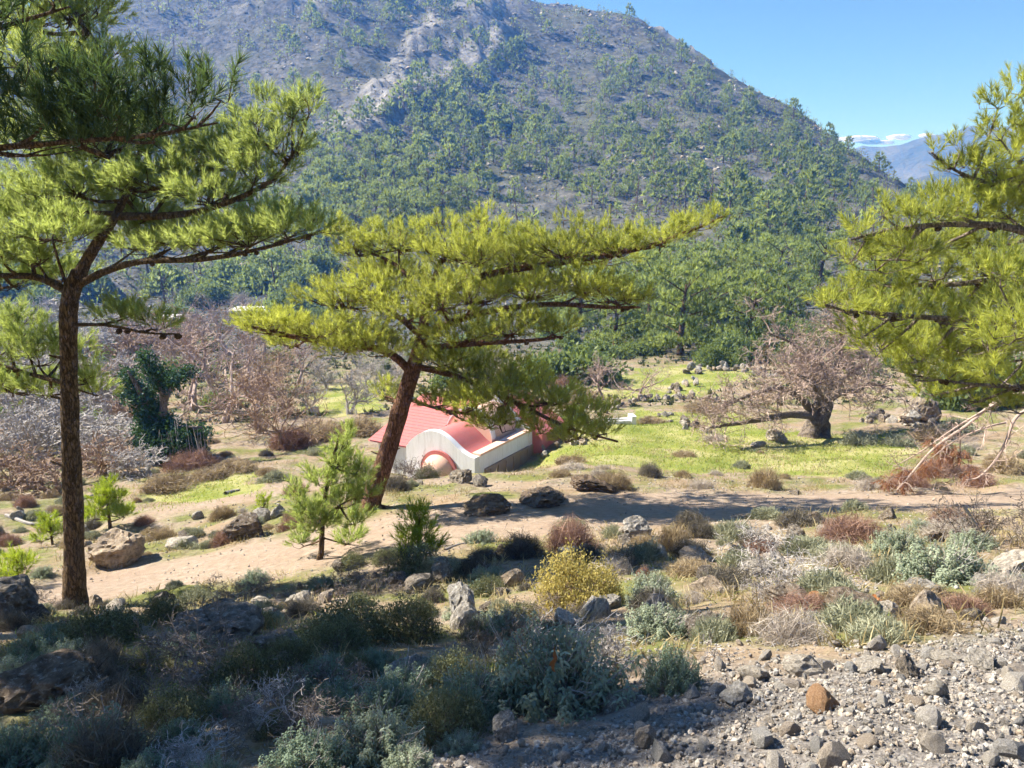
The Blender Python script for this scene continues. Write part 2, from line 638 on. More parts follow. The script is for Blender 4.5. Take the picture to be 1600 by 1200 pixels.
# ------------------------------------------------------------------ ground materials
def ground_material():
    t = NT("ground_soil")
    co = t.coord("Object")
    n1 = t.noise(co, 0.9, 6, 0.6)
    n2 = t.noise(co, 7.0, 6, 0.65)
    n3 = t.noise(co, 45.0, 4, 0.6)
    big = t.noise(co, 0.06, 5, 0.6)
    soil = t.ramp(n2, [(0.25, (.13, .10, .07)), (0.5, (.27, .21, .155)), (0.75, (.40, .345, .27))])
    litter = t.ramp(n3, [(0.3, (.16, .10, .055)), (0.7, (.36, .27, .16))])
    soil = t.mix(t.ramp(n1, [(0.42, 0.0), (0.62, 0.75)]), soil, litter)
    moss = t.ramp(n2, [(0.3, (.07, .095, .02)), (0.7, (.19, .20, .05))])
    soil = t.mix(t.ramp(t.noise(co, 0.55, 5, 0.65), [(0.46, 0.0), (0.6, 0.85)]), soil, moss)
    path = t.ramp(n2, [(0.2, (.20, .15, .105)), (0.55, (.34, .27, .205)), (0.8, (.45, .375, .30))])
    path = t.mix(t.ramp(t.noise(co, 70.0, 3, 0.7), [(0.56, 0.0), (0.66, 0.6)]), path, (.15, .095, .06))
    path = t.mix(t.ramp(n1, [(0.35, 0.0), (0.7, 0.55)]), path, (.29, .20, .14))
    grass = t.ramp(t.noise(co, 0.45, 6, 0.65), [(0.3, (.14, .185, .03)), (0.47, (.225, .24, .06)), (0.58, (.33, .31, .13)), (0.7, (.38, .31, .20))])
    gn = t.ramp(n3, [(0.2, 0.6), (0.8, 1.3)])
    grass = t.mix(1.0, grass, gn, 'MULTIPLY')
    grav = t.ramp(n3, [(0.25, (.09, .08, .07)), (0.5, (.18, .16, .14)), (0.75, (.33, .305, .28))])
    scree = t.ramp(t.noise(co, 0.35, 8, 0.7), [(0.3, (.030, .031, .029)), (0.46, (.078, .077, .070)), (0.6, (.165, .16, .15)), (0.8, (.075, .08, .045))])
    scree = t.mix(t.ramp(big, [(0.45, 0.0), (0.65, 0.6)]), scree, (.10, .105, .05))
    vb = t.n("ShaderNodeTexVoronoi", feature='F1', i_Scale=0.16)
    t.l(co, vb.inputs["Vector"])
    rock = t.ramp(t.noise(co, 0.5, 8, 0.7), [(0.3, (.10, .095, .085)), (0.5, (.27, .255, .235)), (0.7, (.44, .42, .385))])
    c = t.mix(t.attr("z_side"), soil, path)
    c = t.mix(t.attr("z_meadow"), c, grass)
    c = t.mix(t.attr("z_path"), c, path)
    c = t.mix(t.attr("z_gravel"), c, grav)
    c = t.mix(t.attr("z_hill"), c, scree)
    c = t.mix(t.attr("z_rock"), c, rock)
    h = t.math('ADD', t.math('MULTIPLY', n2, 0.5), t.math('MULTIPLY', n3, 0.25))
    farh = t.math('MULTIPLY', t.noise(co, 0.5, 8, 0.7), 14.0)
    hh = t.n("ShaderNodeMix", data_type='FLOAT')
    t.l(t.attr("z_hill"), hh.inputs[0])
    t.l(h, hh.inputs[2])
    t.l(farh, hh.inputs[3])
    return t.done(c, 0.95, t.bump(hh.outputs[0], 0.9, 0.09), spec=0.1)


GROUND = ground_material()


def build_terrain():
    inner = np.linspace(-0.72, 0.72, 380)
    outer = np.linspace(0.72, math.pi, 46)[1:]
    th = np.concatenate([-outer[::-1][:-1] * 1.0, inner, outer])
    r = np.concatenate([[0.05, 0.6, 1.1], np.geomspace(1.5, 12, 190), np.geomspace(12, 100, 170)[1:], np.geomspace(100, 460, 150)[1:], np.geomspace(460, 1760, 24)[1:]])
    RR, TT = np.meshgrid(r, th, indexing='ij')
    x, y = (RR * np.sin(TT)).ravel(), (RR * np.cos(TT)).ravel()
    z = height(x, y)
    V = np.stack([x, y, z], -1)
    nr, nt = len(r), len(th)
    i = np.arange(nr - 1)[:, None] * nt
    j = np.arange(nt)[None]
    jn = (j + 1) % nt
    Q = np.stack(np.broadcast_arrays(i + j, i + jn, i + nt + jn, i + nt + j), -1).reshape(-1, 4)[:, ::-1]
    path, side, mead = zones(x, y)
    rr = RR.ravel()
    grav = gravel_zone(x, y)
    hill = smooth(42, 95, rr + 18 * fbm(xy0(x * .06, y * .06), 3, 12)) * (1 - .75 * mead * (1 - smooth(70, 90, rr)))
    rock = outcrop(x, y) * smooth(150, 200, rr) * smooth(-0.25, 0.35, fbm(xy0(x * .09, y * .09), 4, 13) + 0.25)
    kind = np.zeros(len(Q), int)
    qc = Q[:, 0]
    kind[mead[qc] > 0.5] = 1
    kind[path[qc] > 0.5] = 2
    kind[(grav[qc] > 0.5) & (rr[qc] < 9)] = 3
    kind[(hill[qc] > 0.5) & (rr[qc] > 68)] = 4
    names = ["slope_ground", "meadow", "dirt_path", "gravel_bank", "hillside"]
    for k, nm in enumerate(names):
        q = Q[kind == k]
        used, inv = np.unique(q.ravel(), return_inverse=True)
        me = make_mesh(nm, V[used], inv.reshape(-1, 4), GROUND, smooth_shade=True)
        for an, arr in (("z_path", path), ("z_side", side), ("z_meadow", mead * 1.0), ("z_gravel", grav), ("z_hill", hill), ("z_rock", rock)):
            a = me.attributes.new(an, 'FLOAT', 'POINT')
            a.data.foreach_set("value", np.ascontiguousarray(arr[used], dtype=np.float32))
        o = link(nm, me)
        o["kind"] = "structure"


build_terrain()


def far_mountains():
    t = NT("far_mountain_rock")
    co = t.coord("Object")
    c = t.ramp(t.noise(co, 0.012, 8, 0.65), [(0.3, (.045, .055, .05)), (0.5, (.09, .09, .085)), (0.7, (.17, .16, .155))])
    m = t.done(c, 0.95, t.bump(t.noise(co, 0.02, 8, 0.65), 0.8, 20.0), spec=0.05)
    def rng_mesh(name, r0, depth, crest, seed, rough):
        th = np.linspace(-0.35, 1.25, 260)
        k = np.linspace(0, 1, 60)
        K, T = np.meshgrid(k, th, indexing='ij')
        top = .35 * np.interp(T, [c[0] for c in crest], [c[1] for c in crest])
        prof = np.where(K < 0.6, (K / 0.6) ** 1.15, 1 - (K - 0.6) / 0.4 * 0.7)
        R = r0 + depth * K
        x, y = R * np.sin(T), R * np.cos(T)
        P = np.stack([x, y, np.zeros_like(x)], -1)
        rid = 1 - np.abs(fbm(P * 0.0063, 5, seed))
        z = -38 + (top + 38) * prof * (1 + rough * (rid - 0.75)) + 5 * fbm(P * .017, 4, seed + 3) * prof
        n, mth = K.shape
        i = np.arange(n - 1)[:, None] * mth
        j = np.arange(mth - 1)[None]
        Q = np.stack(np.broadcast_arrays(i + j, i + j + 1, i + mth + j + 1, i + mth + j), -1).reshape(-1, 4)
        o = link(name, make_mesh(name, np.stack([x, y, z], -1).reshape(-1, 3), Q[:, ::-1], m, smooth_shade=True))
        o["kind"] = "structure"
    a = lambda u: math.atan((u - 800) / FPX / 1.02)
    rng_mesh("far_mountain_range", 1150, 460, [(-.35, 150), (a(1200), 290), (a(1300), 262), (a(1340), 275), (a(1400), 300), (a(1440), 325), (a(1500), 335), (a(1560), 330), (a(1640), 330), (.9, 300), (1.25, 260)], 51, 0.22)
    rng_mesh("near_foothill", 760, 220, [(-.35, 20), (a(1250), 40), (a(1340), 60), (a(1420), 110), (a(1480), 120), (a(1560), 70), (a(1640), 30), (1.25, 20)], 57, 0.35)


far_mountains()


def clouds():
    t = NT("cloud_white")
    m = t.done((.9, .9, .9), 1.0, None, (.9, .9, .9), 0.5, 0.0)
    import bmesh
    for k, (u, v, w, h) in enumerate(((1338, 217, 30, 4), (1405, 214, 16, 4), (1370, 222, 26, 3), (1448, 212, 12, 3))):
        bm = bmesh.new()
        bmesh.ops.create_icosphere(bm, subdivisions=4, radius=1)
        me = bpy.data.meshes.new("cloud")
        bm.to_mesh(me)
        bm.free()
        V = np.array([x.co[:] for x in me.vertices])
        D = 2100.0
        V = V * (1 + 0.55 * fbm(V * np.array([3.2, 2, 1.6]) + k * 9, 4, 61)[:, None])
        V = V * np.array([w, w * .6, h]) * D / FPX
        me.vertices.foreach_set("co", V.astype(np.float32).ravel())
        me.polygons.foreach_set("use_smooth", np.ones(len(me.polygons), bool))
        me.materials.append(m)
        o = link("cloud", me, loc=at(u, v, D))
        tag(o, None, None, None, "stuff")


clouds()


def haze():
    t = NT("haze_air")
    pv = t.n("ShaderNodeVolumePrincipled")
    pv.inputs["Color"].default_value = (0.08, 0.31, 1.0, 1)
    pv.inputs["Absorption Color"].default_value = (1, 1, 1, 1)
    pv.inputs["Density"].default_value = HAZE_DENSITY
    pv.inputs["Anisotropy"].default_value = 0.2
    t.l(pv.outputs[0], t.out.inputs["Volume"])
    x, y0, y1, z0, z1 = 1800.0, -1800.0, 1800.0, -120.0, 142.0
    V = [(sx * x, yy, zz) for zz in (z0, z1) for yy in (y0, y1) for sx in (-1, 1)]
    Q = [(0, 2, 3, 1), (4, 5, 7, 6), (0, 1, 5, 4), (2, 6, 7, 3), (0, 4, 6, 2), (1, 3, 7, 5)]
    o = link("haze", make_mesh("haze", np.array(V), np.array(Q), t.m))
    tag(o, None, None, None, "stuff")


HAZE_DENSITY = 0.0007
haze()

# ------------------------------------------------------------------ pines
def bark_material(name, dark, mid, light, sc=1.0):
    t = NT(name)
    mp = t.n("ShaderNodeMapping")
    mp.inputs["Scale"].default_value = (9 * sc, 9 * sc, 2.6 * sc)
    t.l(t.coord("Object"), mp.inputs[0])
    vo = t.n("ShaderNodeTexVoronoi", feature='DISTANCE_TO_EDGE', i_Scale=2.6)
    wob = t.mix(1.0, mp.outputs[0], t.noise(mp.outputs[0], 1.6, 5, 0.7, "Color"), 'ADD')
    t.l(wob, vo.inputs["Vector"])
    crack = t.ramp(vo.outputs[0], [(0.0, 0.25), (0.12, 1.0)])
    n = t.noise(mp.outputs[0], 6.0, 6, 0.65)
    c = t.ramp(n, [(0.25, dark), (0.55, mid), (0.8, light)])
    c = t.mix(crack, tuple(x * 0.6 for x in dark), c)
    h = t.math('ADD', crack, t.math('MULTIPLY', n, 0.5))
    return t.done(c, 0.9, t.bump(h, 1.0, 0.06), spec=0.15)


BARK_RED = bark_material("pine_bark_red", (.10, .052, .032), (.23, .12, .075), (.36, .22, .15))
BARK_BROWN = bark_material("pine_bark_brown", (.085, .06, .035), (.19, .125, .07), (.31, .22, .13))
BARK_GREY = bark_material("grey_bark", (.16, .125, .10), (.32, .26, .21), (.52, .45, .38))
NEEDLE_YELLOW = leaf_mat("pine_needles_yellow_green", (.055, .092, .022), (.385, .415, .085), (.68, .71, .12), 0.44)
NEEDLE_GREEN = leaf_mat("pine_needles_green", (.055, .105, .03), (.33, .40, .11), (.62, .72, .18), 0.45)
NEEDLE_SHADED = leaf_mat("pine_needles_shaded", (.03, .062, .026), (.075, .12, .04), (.14, .22, .06), 0.32)  # green needles darkened in colour to stand for the bough's shade
NEEDLE_FRESH = leaf_mat("pine_needles_fresh", (.12, .19, .02), (.28, .36, .03), (.5, .6, .05), 0.45)
NEEDLE_DEAD = leaf_mat("dead_needles", (.22, .10, .05), (.42, .22, .12), (.5, .25, .12), 0.35)


def shoot_template(rng, n=36, L=0.24, nl=0.135, w=0.0095):
    """A pine shoot along +z: a twig with needles sweeping forward from its outer half."""
    h = L * (0.25 + 0.75 * rng.random(n) ** 0.8)
    ph = rng.random(n) * 2 * math.pi
    tilt = np.radians(rng.uniform(18, 58, n)) * (1.15 - 0.5 * h / L)
    d = np.stack([np.sin(tilt) * np.cos(ph), np.sin(tilt) * np.sin(ph), np.cos(tilt)], -1)
    ln = nl * rng.uniform(0.75, 1.15, n)
    b = np.stack([np.zeros(n), np.zeros(n), h], -1)
    side = unit(np.cross(d, rng.normal(size=(n, 3))))
    ww = w * rng.uniform(0.8, 1.2, n)
    V = np.stack([b + side * ww[:, None] / 2, b - side * ww[:, None] / 2, b + d * ln[:, None] + np.array([0, 0, -0.01])], 1)
    return V.reshape(-1, 3), np.arange(3 * n).reshape(-1, 3)


_sr = np.random.default_rng(3)
SHOOTS = [shoot_template(_sr) for _ in range(6)]
SHOOTS_BIG = [shoot_template(_sr, 46, 0.26, 0.15, 0.0085) for _ in range(5)]
SHOOTS_SPARSE = [shoot_template(_sr, 26, 0.3, 0.17, 0.014) for _ in range(4)]


def fill_pads(mb, tw, pads, rng, density, shoots, size=1.0, up=0.75, vnz=0.9, depth=0.8, twmat=0):
    """pads: (centre xyz, rx, rz, attach point). Needles go to mb, twigs to tw."""
    for c, rx, rz, root in pads:
        ry = max(rx * depth, rz)
        n = max(6, int(density * (rx * ry + rx * rz) * 1.6))
        q = unit(rng.normal(size=(n, 3))) * (rng.random(n) ** 0.42)[:, None]
        q[:, 2] = np.where(q[:, 2] < 0, q[:, 2] * 0.65, q[:, 2])
        wob = 1 + 0.35 * fbm(q * 2.1 + c, 2, 5)[:, None]
        P = c + q * np.array([rx, ry, rz]) * wob
        # foliage gathers on sprays
        k = max(3, n // 11)
        S = P[rng.integers(0, n, k)]
        near = np.argmin(((P[:, None] - S[None]) ** 2).sum(-1), 1)
        P = P * 0.62 + S[near] * 0.38
        d = unit(q * np.array([1, 1, 0.6]) * 0.85 + np.array([0, 0, up]) + rng.normal(size=(n, 3)) * 0.28)
        roll = rng.random(n) * 6.28
        s = size * rng.uniform(0.75, 1.25, n)
        M = basis(d, roll, s)
        var = np.clip(0.5 + vnz * 0.75 * fbm(S[near] * 1.3, 2, 9) + rng.normal(size=n) * 0.27, 0, 1)
        pick = rng.integers(0, len(shoots), n)
        for i, (T, F) in enumerate(shoots):
            w = pick == i
            if not w.any():
                continue
            V, FF = stamp(T, F, M[w], P[w])
            mb.add(V, FF, 0, np.repeat(var[w], len(T)))
        # twigs: root -> pad centre -> sprays -> shoots
        if tw is not None:
            base = c + np.array([0, 0, -0.35 * rz])
            j = base + (S - base) * 0.45 + rng.normal(size=S.shape) * 0.03 - np.array([0, 0, 0.12 * rz])
            r0 = 0.006 + 0.012 * rx
            tw.add(*segs(np.repeat(base[None], k, 0), j, np.full(k, r0), np.full(k, r0 * .6), 4), twmat)
            tw.add(*segs(j, S, np.full(k, r0 * .6), np.full(k, r0 * .3), 3), twmat)
            h = slice(0, n, 4)
            tw.add(*segs(S[near][h], (P + d * (0.12 * s)[:, None])[h], np.full(n, .006)[h], np.full(n, .003)[h], 3), twmat)
            mid = (np.asarray(root) + base) / 2 + np.array([0, 0, -0.1 * rz])
            tw.add(*tube([root, mid, base], [r0 * 2.2, r0 * 1.6, r0], 6, 0.1, 3, 4), twmat)


def cone_mesh():
    n, m = 9, 8
    rows = []
    for i in range(m + 1):
        t = i / m
        r = .032 * math.sin(math.pi * min(.98, t * .9 + .06)) ** .8
        a = np.arange(n) * 2 * math.pi / n + (i % 2) * math.pi / n
        rows.append(np.stack([np.cos(a) * r * (1 + .18 * (i % 2)), np.sin(a) * r * (1 + .18 * (i % 2)), np.full(n, .09 * (t - .5))], -1))
    V = np.concatenate(rows)
    Q = [(i * n + j, i * n + (j + 1) % n, (i + 1) * n + (j + 1) % n, (i + 1) * n + j) for i in range(m) for j in range(n)]
    return make_mesh("cone", V, quads(Q), BARK_BROWN)


CONE = cone_mesh()


def build_pine(name, Y0, trunk, limbs, label, category="pine tree", fat=1.0, bark=BARK_RED, needles=NEEDLE_GREEN, density=70, size=1.0, shoots=SHOOTS, seed=1, group=None, up=0.75, cones=False):
    rng = np.random.default_rng(seed)
    T = [at(u, v, Y0 + d) for u, v, d, r in trunk]
    R = [r for *_, r in trunk]
    gz = height(T[0][0], T[0][1])[0]
    root = empty(name, (T[0][0], T[0][1], gz), label, category, group)
    org = np.array(root.location)
    foot = np.array([T[0][0], T[0][1], gz - 0.35])
    T0 = [foot, foot + np.array([0, 0, 0.37])] + T[1:]
    R0 = [R[0] * 1.75, R[0] * 1.15] + R[1:]
    mb = MB()
    mb.add(*tube(T0, R0, 18, 0.16, seed, 10))
    if R[0] > .1:
        for k in range(6):
            a = k * 1.05 + seed + rng.normal() * .2
            e = foot + np.array([math.cos(a), math.sin(a), 0]) * R[0] * rng.uniform(2.2, 3.4)
            e[2] = height(e[0], e[1])[0] - .05
            mb.add(*tube([foot + [0, 0, .55], (foot + [0, 0, .37]) * .55 + e * .45, e], [R[0] * .55, R[0] * .42, R[0] * .12], 8, .2, seed + k, 5))
        Tt = spline(np.array(T), 8)
        for k in range(9):
            q = Tt[int(rng.integers(4, len(Tt) - 4))]
            a = rng.random() * 6.28
            d = np.array([math.cos(a), math.sin(a), .25]) * (R[2] * .9 + rng.uniform(.05, .22))
            mb.add(*tube([q, q + d * .6, q + d + [0, 0, .02]], [.03, .02, .012], 6, .2, k, 3))
    mb.obj("trunk", [bark], root, org, True)
    for limb, r0, r1, pads in limbs:
        L = np.array([at(l[0], l[1], Y0 + (l[2] if len(l) > 2 else 0)) for l in limb])
        rr = np.linspace(r0, r1, len(L))
        wood = MB()
        wood.add(*tube(L, rr, 8, 0.15, seed + 3, 6))
        fol = MB()
        D = spline(L, 10)
        pp = []
        for p in pads:
            u, v, a, b = p[:4]
            dy = p[4] if len(p) > 4 else rng.uniform(-0.6, 0.6)
            c = at(u, v, Y0 + dy)
            sc = (Y0 + dy) / FPX
            j = np.argmin(((D - c - np.array([0, 0, 0.1])) ** 2).sum(-1))
            j = max(0, j - 3)
            pp.append((c, a * sc * fat, b * sc * fat, D[j]))
        fill_pads(fol, wood, pp, rng, density, shoots, size, up)
        b = wood.obj("branch", [bark], root, org, True)
        fol.obj("foliage", [needles], b, org)
        if cones:
            for k in range(4):
                q = D[int(rng.integers(len(D) // 3, len(D)))] + rng.normal(size=3) * .012 + np.array([0, 0, -.035])
                link("cone", CONE, b, q - org, rng.random(3) * 2, rng.uniform(.8, 1.3))
    return root


build_pine("pine_tree", 16.0,
           [(578, 803, 0, .215), (588, 760, 0, .20), (606, 705, 0, .19), (626, 640, 0, .18), (645, 578, 0, .165), (660, 520, 0, .12), (668, 470, 0.1, .09), (690, 405, 0.2, .05)],
           [([(642, 580), (600, 548, -.2), (520, 537, -.4), (440, 522, -.5), (380, 507, -.6)], .09, .03, [(430, 512, 62, 26, -.5), (500, 515, 72, 32, -.4), (572, 527, 66, 34, -.3), (392, 505, 34, 16, -.6), (460, 535, 50, 18, .3), (600, 550, 50, 18, -.4), (540, 545, 50, 16, -.6)]),
            ([(658, 525), (600, 480, .3), (540, 470, .5)], .07, .03, [(540, 468, 72, 36, .4), (602, 455, 76, 42, .2), (640, 490, 60, 38, -.9)]),
            ([(668, 472, .1), (620, 415, .6), (560, 388, 1.0)], .06, .02, [(560, 388, 52, 30, 1.0), (622, 378, 64, 36, .7), (528, 365, 20, 24, 1.0), (600, 425, 66, 32, 1.4)]),
            ([(688, 410, .2), (720, 375, .1), (760, 350, 0)], .05, .02, [(700, 388, 72, 44, .2), (760, 362, 40, 38, 0), (745, 395, 60, 36, -.6)]),
            ([(668, 472, .1), (760, 430, 0), (880, 410, -.2), (1000, 388, -.4), (1090, 356, -.5), (1135, 336, -.5)], .09, .015,
             [(800, 398, 68, 40, .1), (880, 388, 78, 40, -.2), (960, 386, 74, 34, -.4), (1030, 373, 56, 26, -.5), (1083, 353, 42, 16, -.5), (1118, 341, 24, 10, -.5), (840, 400, 70, 32, 1.0), (930, 400, 60, 30, .8)]),
            ([(660, 522), (740, 492, -.3), (850, 476, -.6), (950, 480, -.8), (1000, 480, -.8)], .085, .02,
             [(740, 458, 76, 44, -.2), (830, 452, 72, 40, -.4), (908, 445, 62, 36, -.6), (955, 462, 58, 28, -.8), (690, 468, 58, 44, -1.2), (995, 476, 28, 12, -.8), (780, 440, 80, 38, 1.5)]),
            ([(655, 545), (740, 537, -.7), (830, 532, -1.1), (880, 526, -1.2)], .07, .02, [(720, 525, 70, 30, -.8), (800, 512, 66, 30, -1.1), (862, 516, 46, 22, -1.2)]),
            ([(648, 572), (720, 590, -.4), (800, 625, -.8), (880, 665, -1.1), (965, 690, -1.3)], .075, .02,
             [(730, 578, 62, 26, -.2), (800, 592, 72, 30, -.4), (858, 622, 62, 28, -.7), (912, 652, 54, 24, -1.0), (948, 674, 34, 13, -1.2), (845, 672, 38, 17, -1.1), (885, 688, 32, 12, -1.2), (740, 560, 60, 24, 1.0), (760, 612, 56, 22, -.9), (830, 645, 50, 22, -.4), (900, 680, 44, 16, -1.5), (690, 565, 50, 20, -.5), (790, 625, 44, 20, -1.4)]),
            ([(632, 622), (690, 640, -.7), (760, 652, -1.0), (800, 662, -1.2)], .04, .012, [(690, 632, 44, 18, -.7), (765, 662, 40, 20, -1.1), (725, 652, 36, 16, -.8), (800, 650, 26, 14, -1.2), (740, 635, 40, 16, -1.2), (785, 672, 26, 14, -1.3), (710, 622, 40, 14, -.4)]),
            ([(628, 635), (612, 622, .5), (600, 618, .9)], .03, .012, [(604, 615, 28, 22, .9)])],
           "broad flat-crowned pine leaning right on the path edge in front of the chapel", bark=BARK_RED, needles=NEEDLE_YELLOW, density=142, size=.88, seed=21, cones=True)

build_pine("pine_tree", 11.2,
           [(120, 962, 0, .17), (116, 880, 0, .15), (114, 780, 0, .135), (109, 640, 0, .12), (107, 520, 0, .118), (110, 462, 0, .115), (122, 425, 0, .10)],
           [([(116, 450), (135, 408), (160, 368), (180, 338, .1), (205, 285, .3), (225, 215, .5)], .095, .03, [(200, 285, 74, 34, .3), (120, 290, 70, 40, .6), (265, 282, 70, 30, .1), (160, 225, 80, 40, .8), (70, 300, 80, 40, .9), (230, 330, 70, 30, .9), (150, 350, 60, 30, 1.0), (90, 215, 80, 45, 1.0), (210, 200, 60, 34, .4)]),
            ([(118, 448), (160, 426, -.2), (220, 409, -.4), (320, 405, -.6), (410, 388, -.7), (492, 364, -.8)], .06, .015, [(250, 392, 52, 20, -.3), (325, 385, 58, 24, -.6), (388, 374, 58, 30, -.7), (448, 362, 52, 26, -.8), (490, 360, 24, 16, -.8), (350, 372, 60, 22, .2), (280, 372, 60, 26, .9), (420, 345, 60, 26, .5), (210, 380, 50, 26, .9)]),
            ([(180, 338, .1), (260, 337, -.1), (330, 325, -.3), (420, 285, -.4), (470, 225, -.4)], .06, .02, [(330, 305, 66, 30, -.3), (395, 272, 56, 36, -.4), (440, 222, 46, 40, -.4), (456, 180, 32, 26, -.4), (402, 195, 42, 32, -.2), (332, 250, 60, 34, 0), (482, 170, 16, 24, -.4), (375, 230, 46, 34, .4), (290, 240, 60, 34, .5)]),
            ([(112, 458), (60, 434, .2), (0, 430, .3), (-70, 420, .4)], .07, .02, [(60, 402, 56, 30, .1), (0, 392, 56, 36, .2), (-60, 400, 66, 38, .4), (40, 345, 70, 34, .4), (-30, 330, 60, 34, .6), (90, 430, 50, 22, .8), (20, 440, 60, 20, .7), (80, 360, 60, 34, -.3)]),
            ([(107, 508), (165, 508, -.2), (230, 520, -.4), (278, 522, -.5)], .028, .01, [(178, 497, 38, 11, -.2), (236, 508, 40, 16, -.4), (205, 488, 26, 14, .1)]),
            ([(106, 600), (50, 585, .5), (-20, 565, .9), (-80, 560, 1.2)], .04, .015, [(40, 530, 44, 20, .6), (-14, 548, 52, 30, .9), (60, 565, 44, 20, .4), (136, 592, 34, 20, .6), (18, 606, 66, 18, .8), (-50, 610, 60, 26, 1.0), (80, 612, 44, 14, .5), (10, 510, 50, 22, .9), (100, 545, 40, 22, .8), (150, 612, 30, 16, .8)]),
            ([(222, 225, .5), (180, 120, .7), (120, 20, 1.0)], .05, .02, [(130, 100, 80, 44, 1.0), (60, 110, 80, 44, 1.4), (110, 10, 80, 50, 1.2), (30, 20, 80, 50, 1.6), (60, -80, 90, 60, 1.5), (130, -90, 60, 50, 1.2)])],
           "tall straight pine with long bare brown trunk at the left", bark=BARK_BROWN, needles=NEEDLE_GREEN, density=155, size=.85, seed=22, fat=1.15, cones=True)


def near_pine():
    """The shaded pine just left of the frame whose bough reaches in at the top left."""
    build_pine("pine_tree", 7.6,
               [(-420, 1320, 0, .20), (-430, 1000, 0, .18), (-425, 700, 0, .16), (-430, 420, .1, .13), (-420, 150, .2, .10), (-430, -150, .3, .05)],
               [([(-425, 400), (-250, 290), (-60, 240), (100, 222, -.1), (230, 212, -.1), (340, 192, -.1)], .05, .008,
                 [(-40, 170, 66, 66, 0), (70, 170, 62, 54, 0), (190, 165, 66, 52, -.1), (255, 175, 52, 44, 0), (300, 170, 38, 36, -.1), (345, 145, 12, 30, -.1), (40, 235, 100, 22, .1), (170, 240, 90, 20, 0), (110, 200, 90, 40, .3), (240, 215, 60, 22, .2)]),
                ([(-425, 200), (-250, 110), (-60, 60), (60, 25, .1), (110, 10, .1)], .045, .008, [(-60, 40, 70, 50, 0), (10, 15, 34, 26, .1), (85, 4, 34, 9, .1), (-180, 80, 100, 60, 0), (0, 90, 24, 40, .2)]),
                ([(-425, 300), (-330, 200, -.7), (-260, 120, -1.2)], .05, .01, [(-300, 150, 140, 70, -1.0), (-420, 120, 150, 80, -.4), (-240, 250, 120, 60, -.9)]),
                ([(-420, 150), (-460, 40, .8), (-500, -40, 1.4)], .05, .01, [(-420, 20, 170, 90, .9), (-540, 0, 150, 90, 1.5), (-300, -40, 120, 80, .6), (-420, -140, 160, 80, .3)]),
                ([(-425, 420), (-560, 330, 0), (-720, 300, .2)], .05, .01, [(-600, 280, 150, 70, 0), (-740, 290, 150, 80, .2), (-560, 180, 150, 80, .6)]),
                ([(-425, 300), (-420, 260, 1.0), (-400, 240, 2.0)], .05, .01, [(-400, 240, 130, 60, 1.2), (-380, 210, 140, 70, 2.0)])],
               "dark shaded pine bough reaching in from the top left corner", bark=BARK_BROWN, needles=NEEDLE_SHADED, density=72, size=1.18, shoots=SHOOTS_BIG, seed=23, up=1.1)


near_pine()

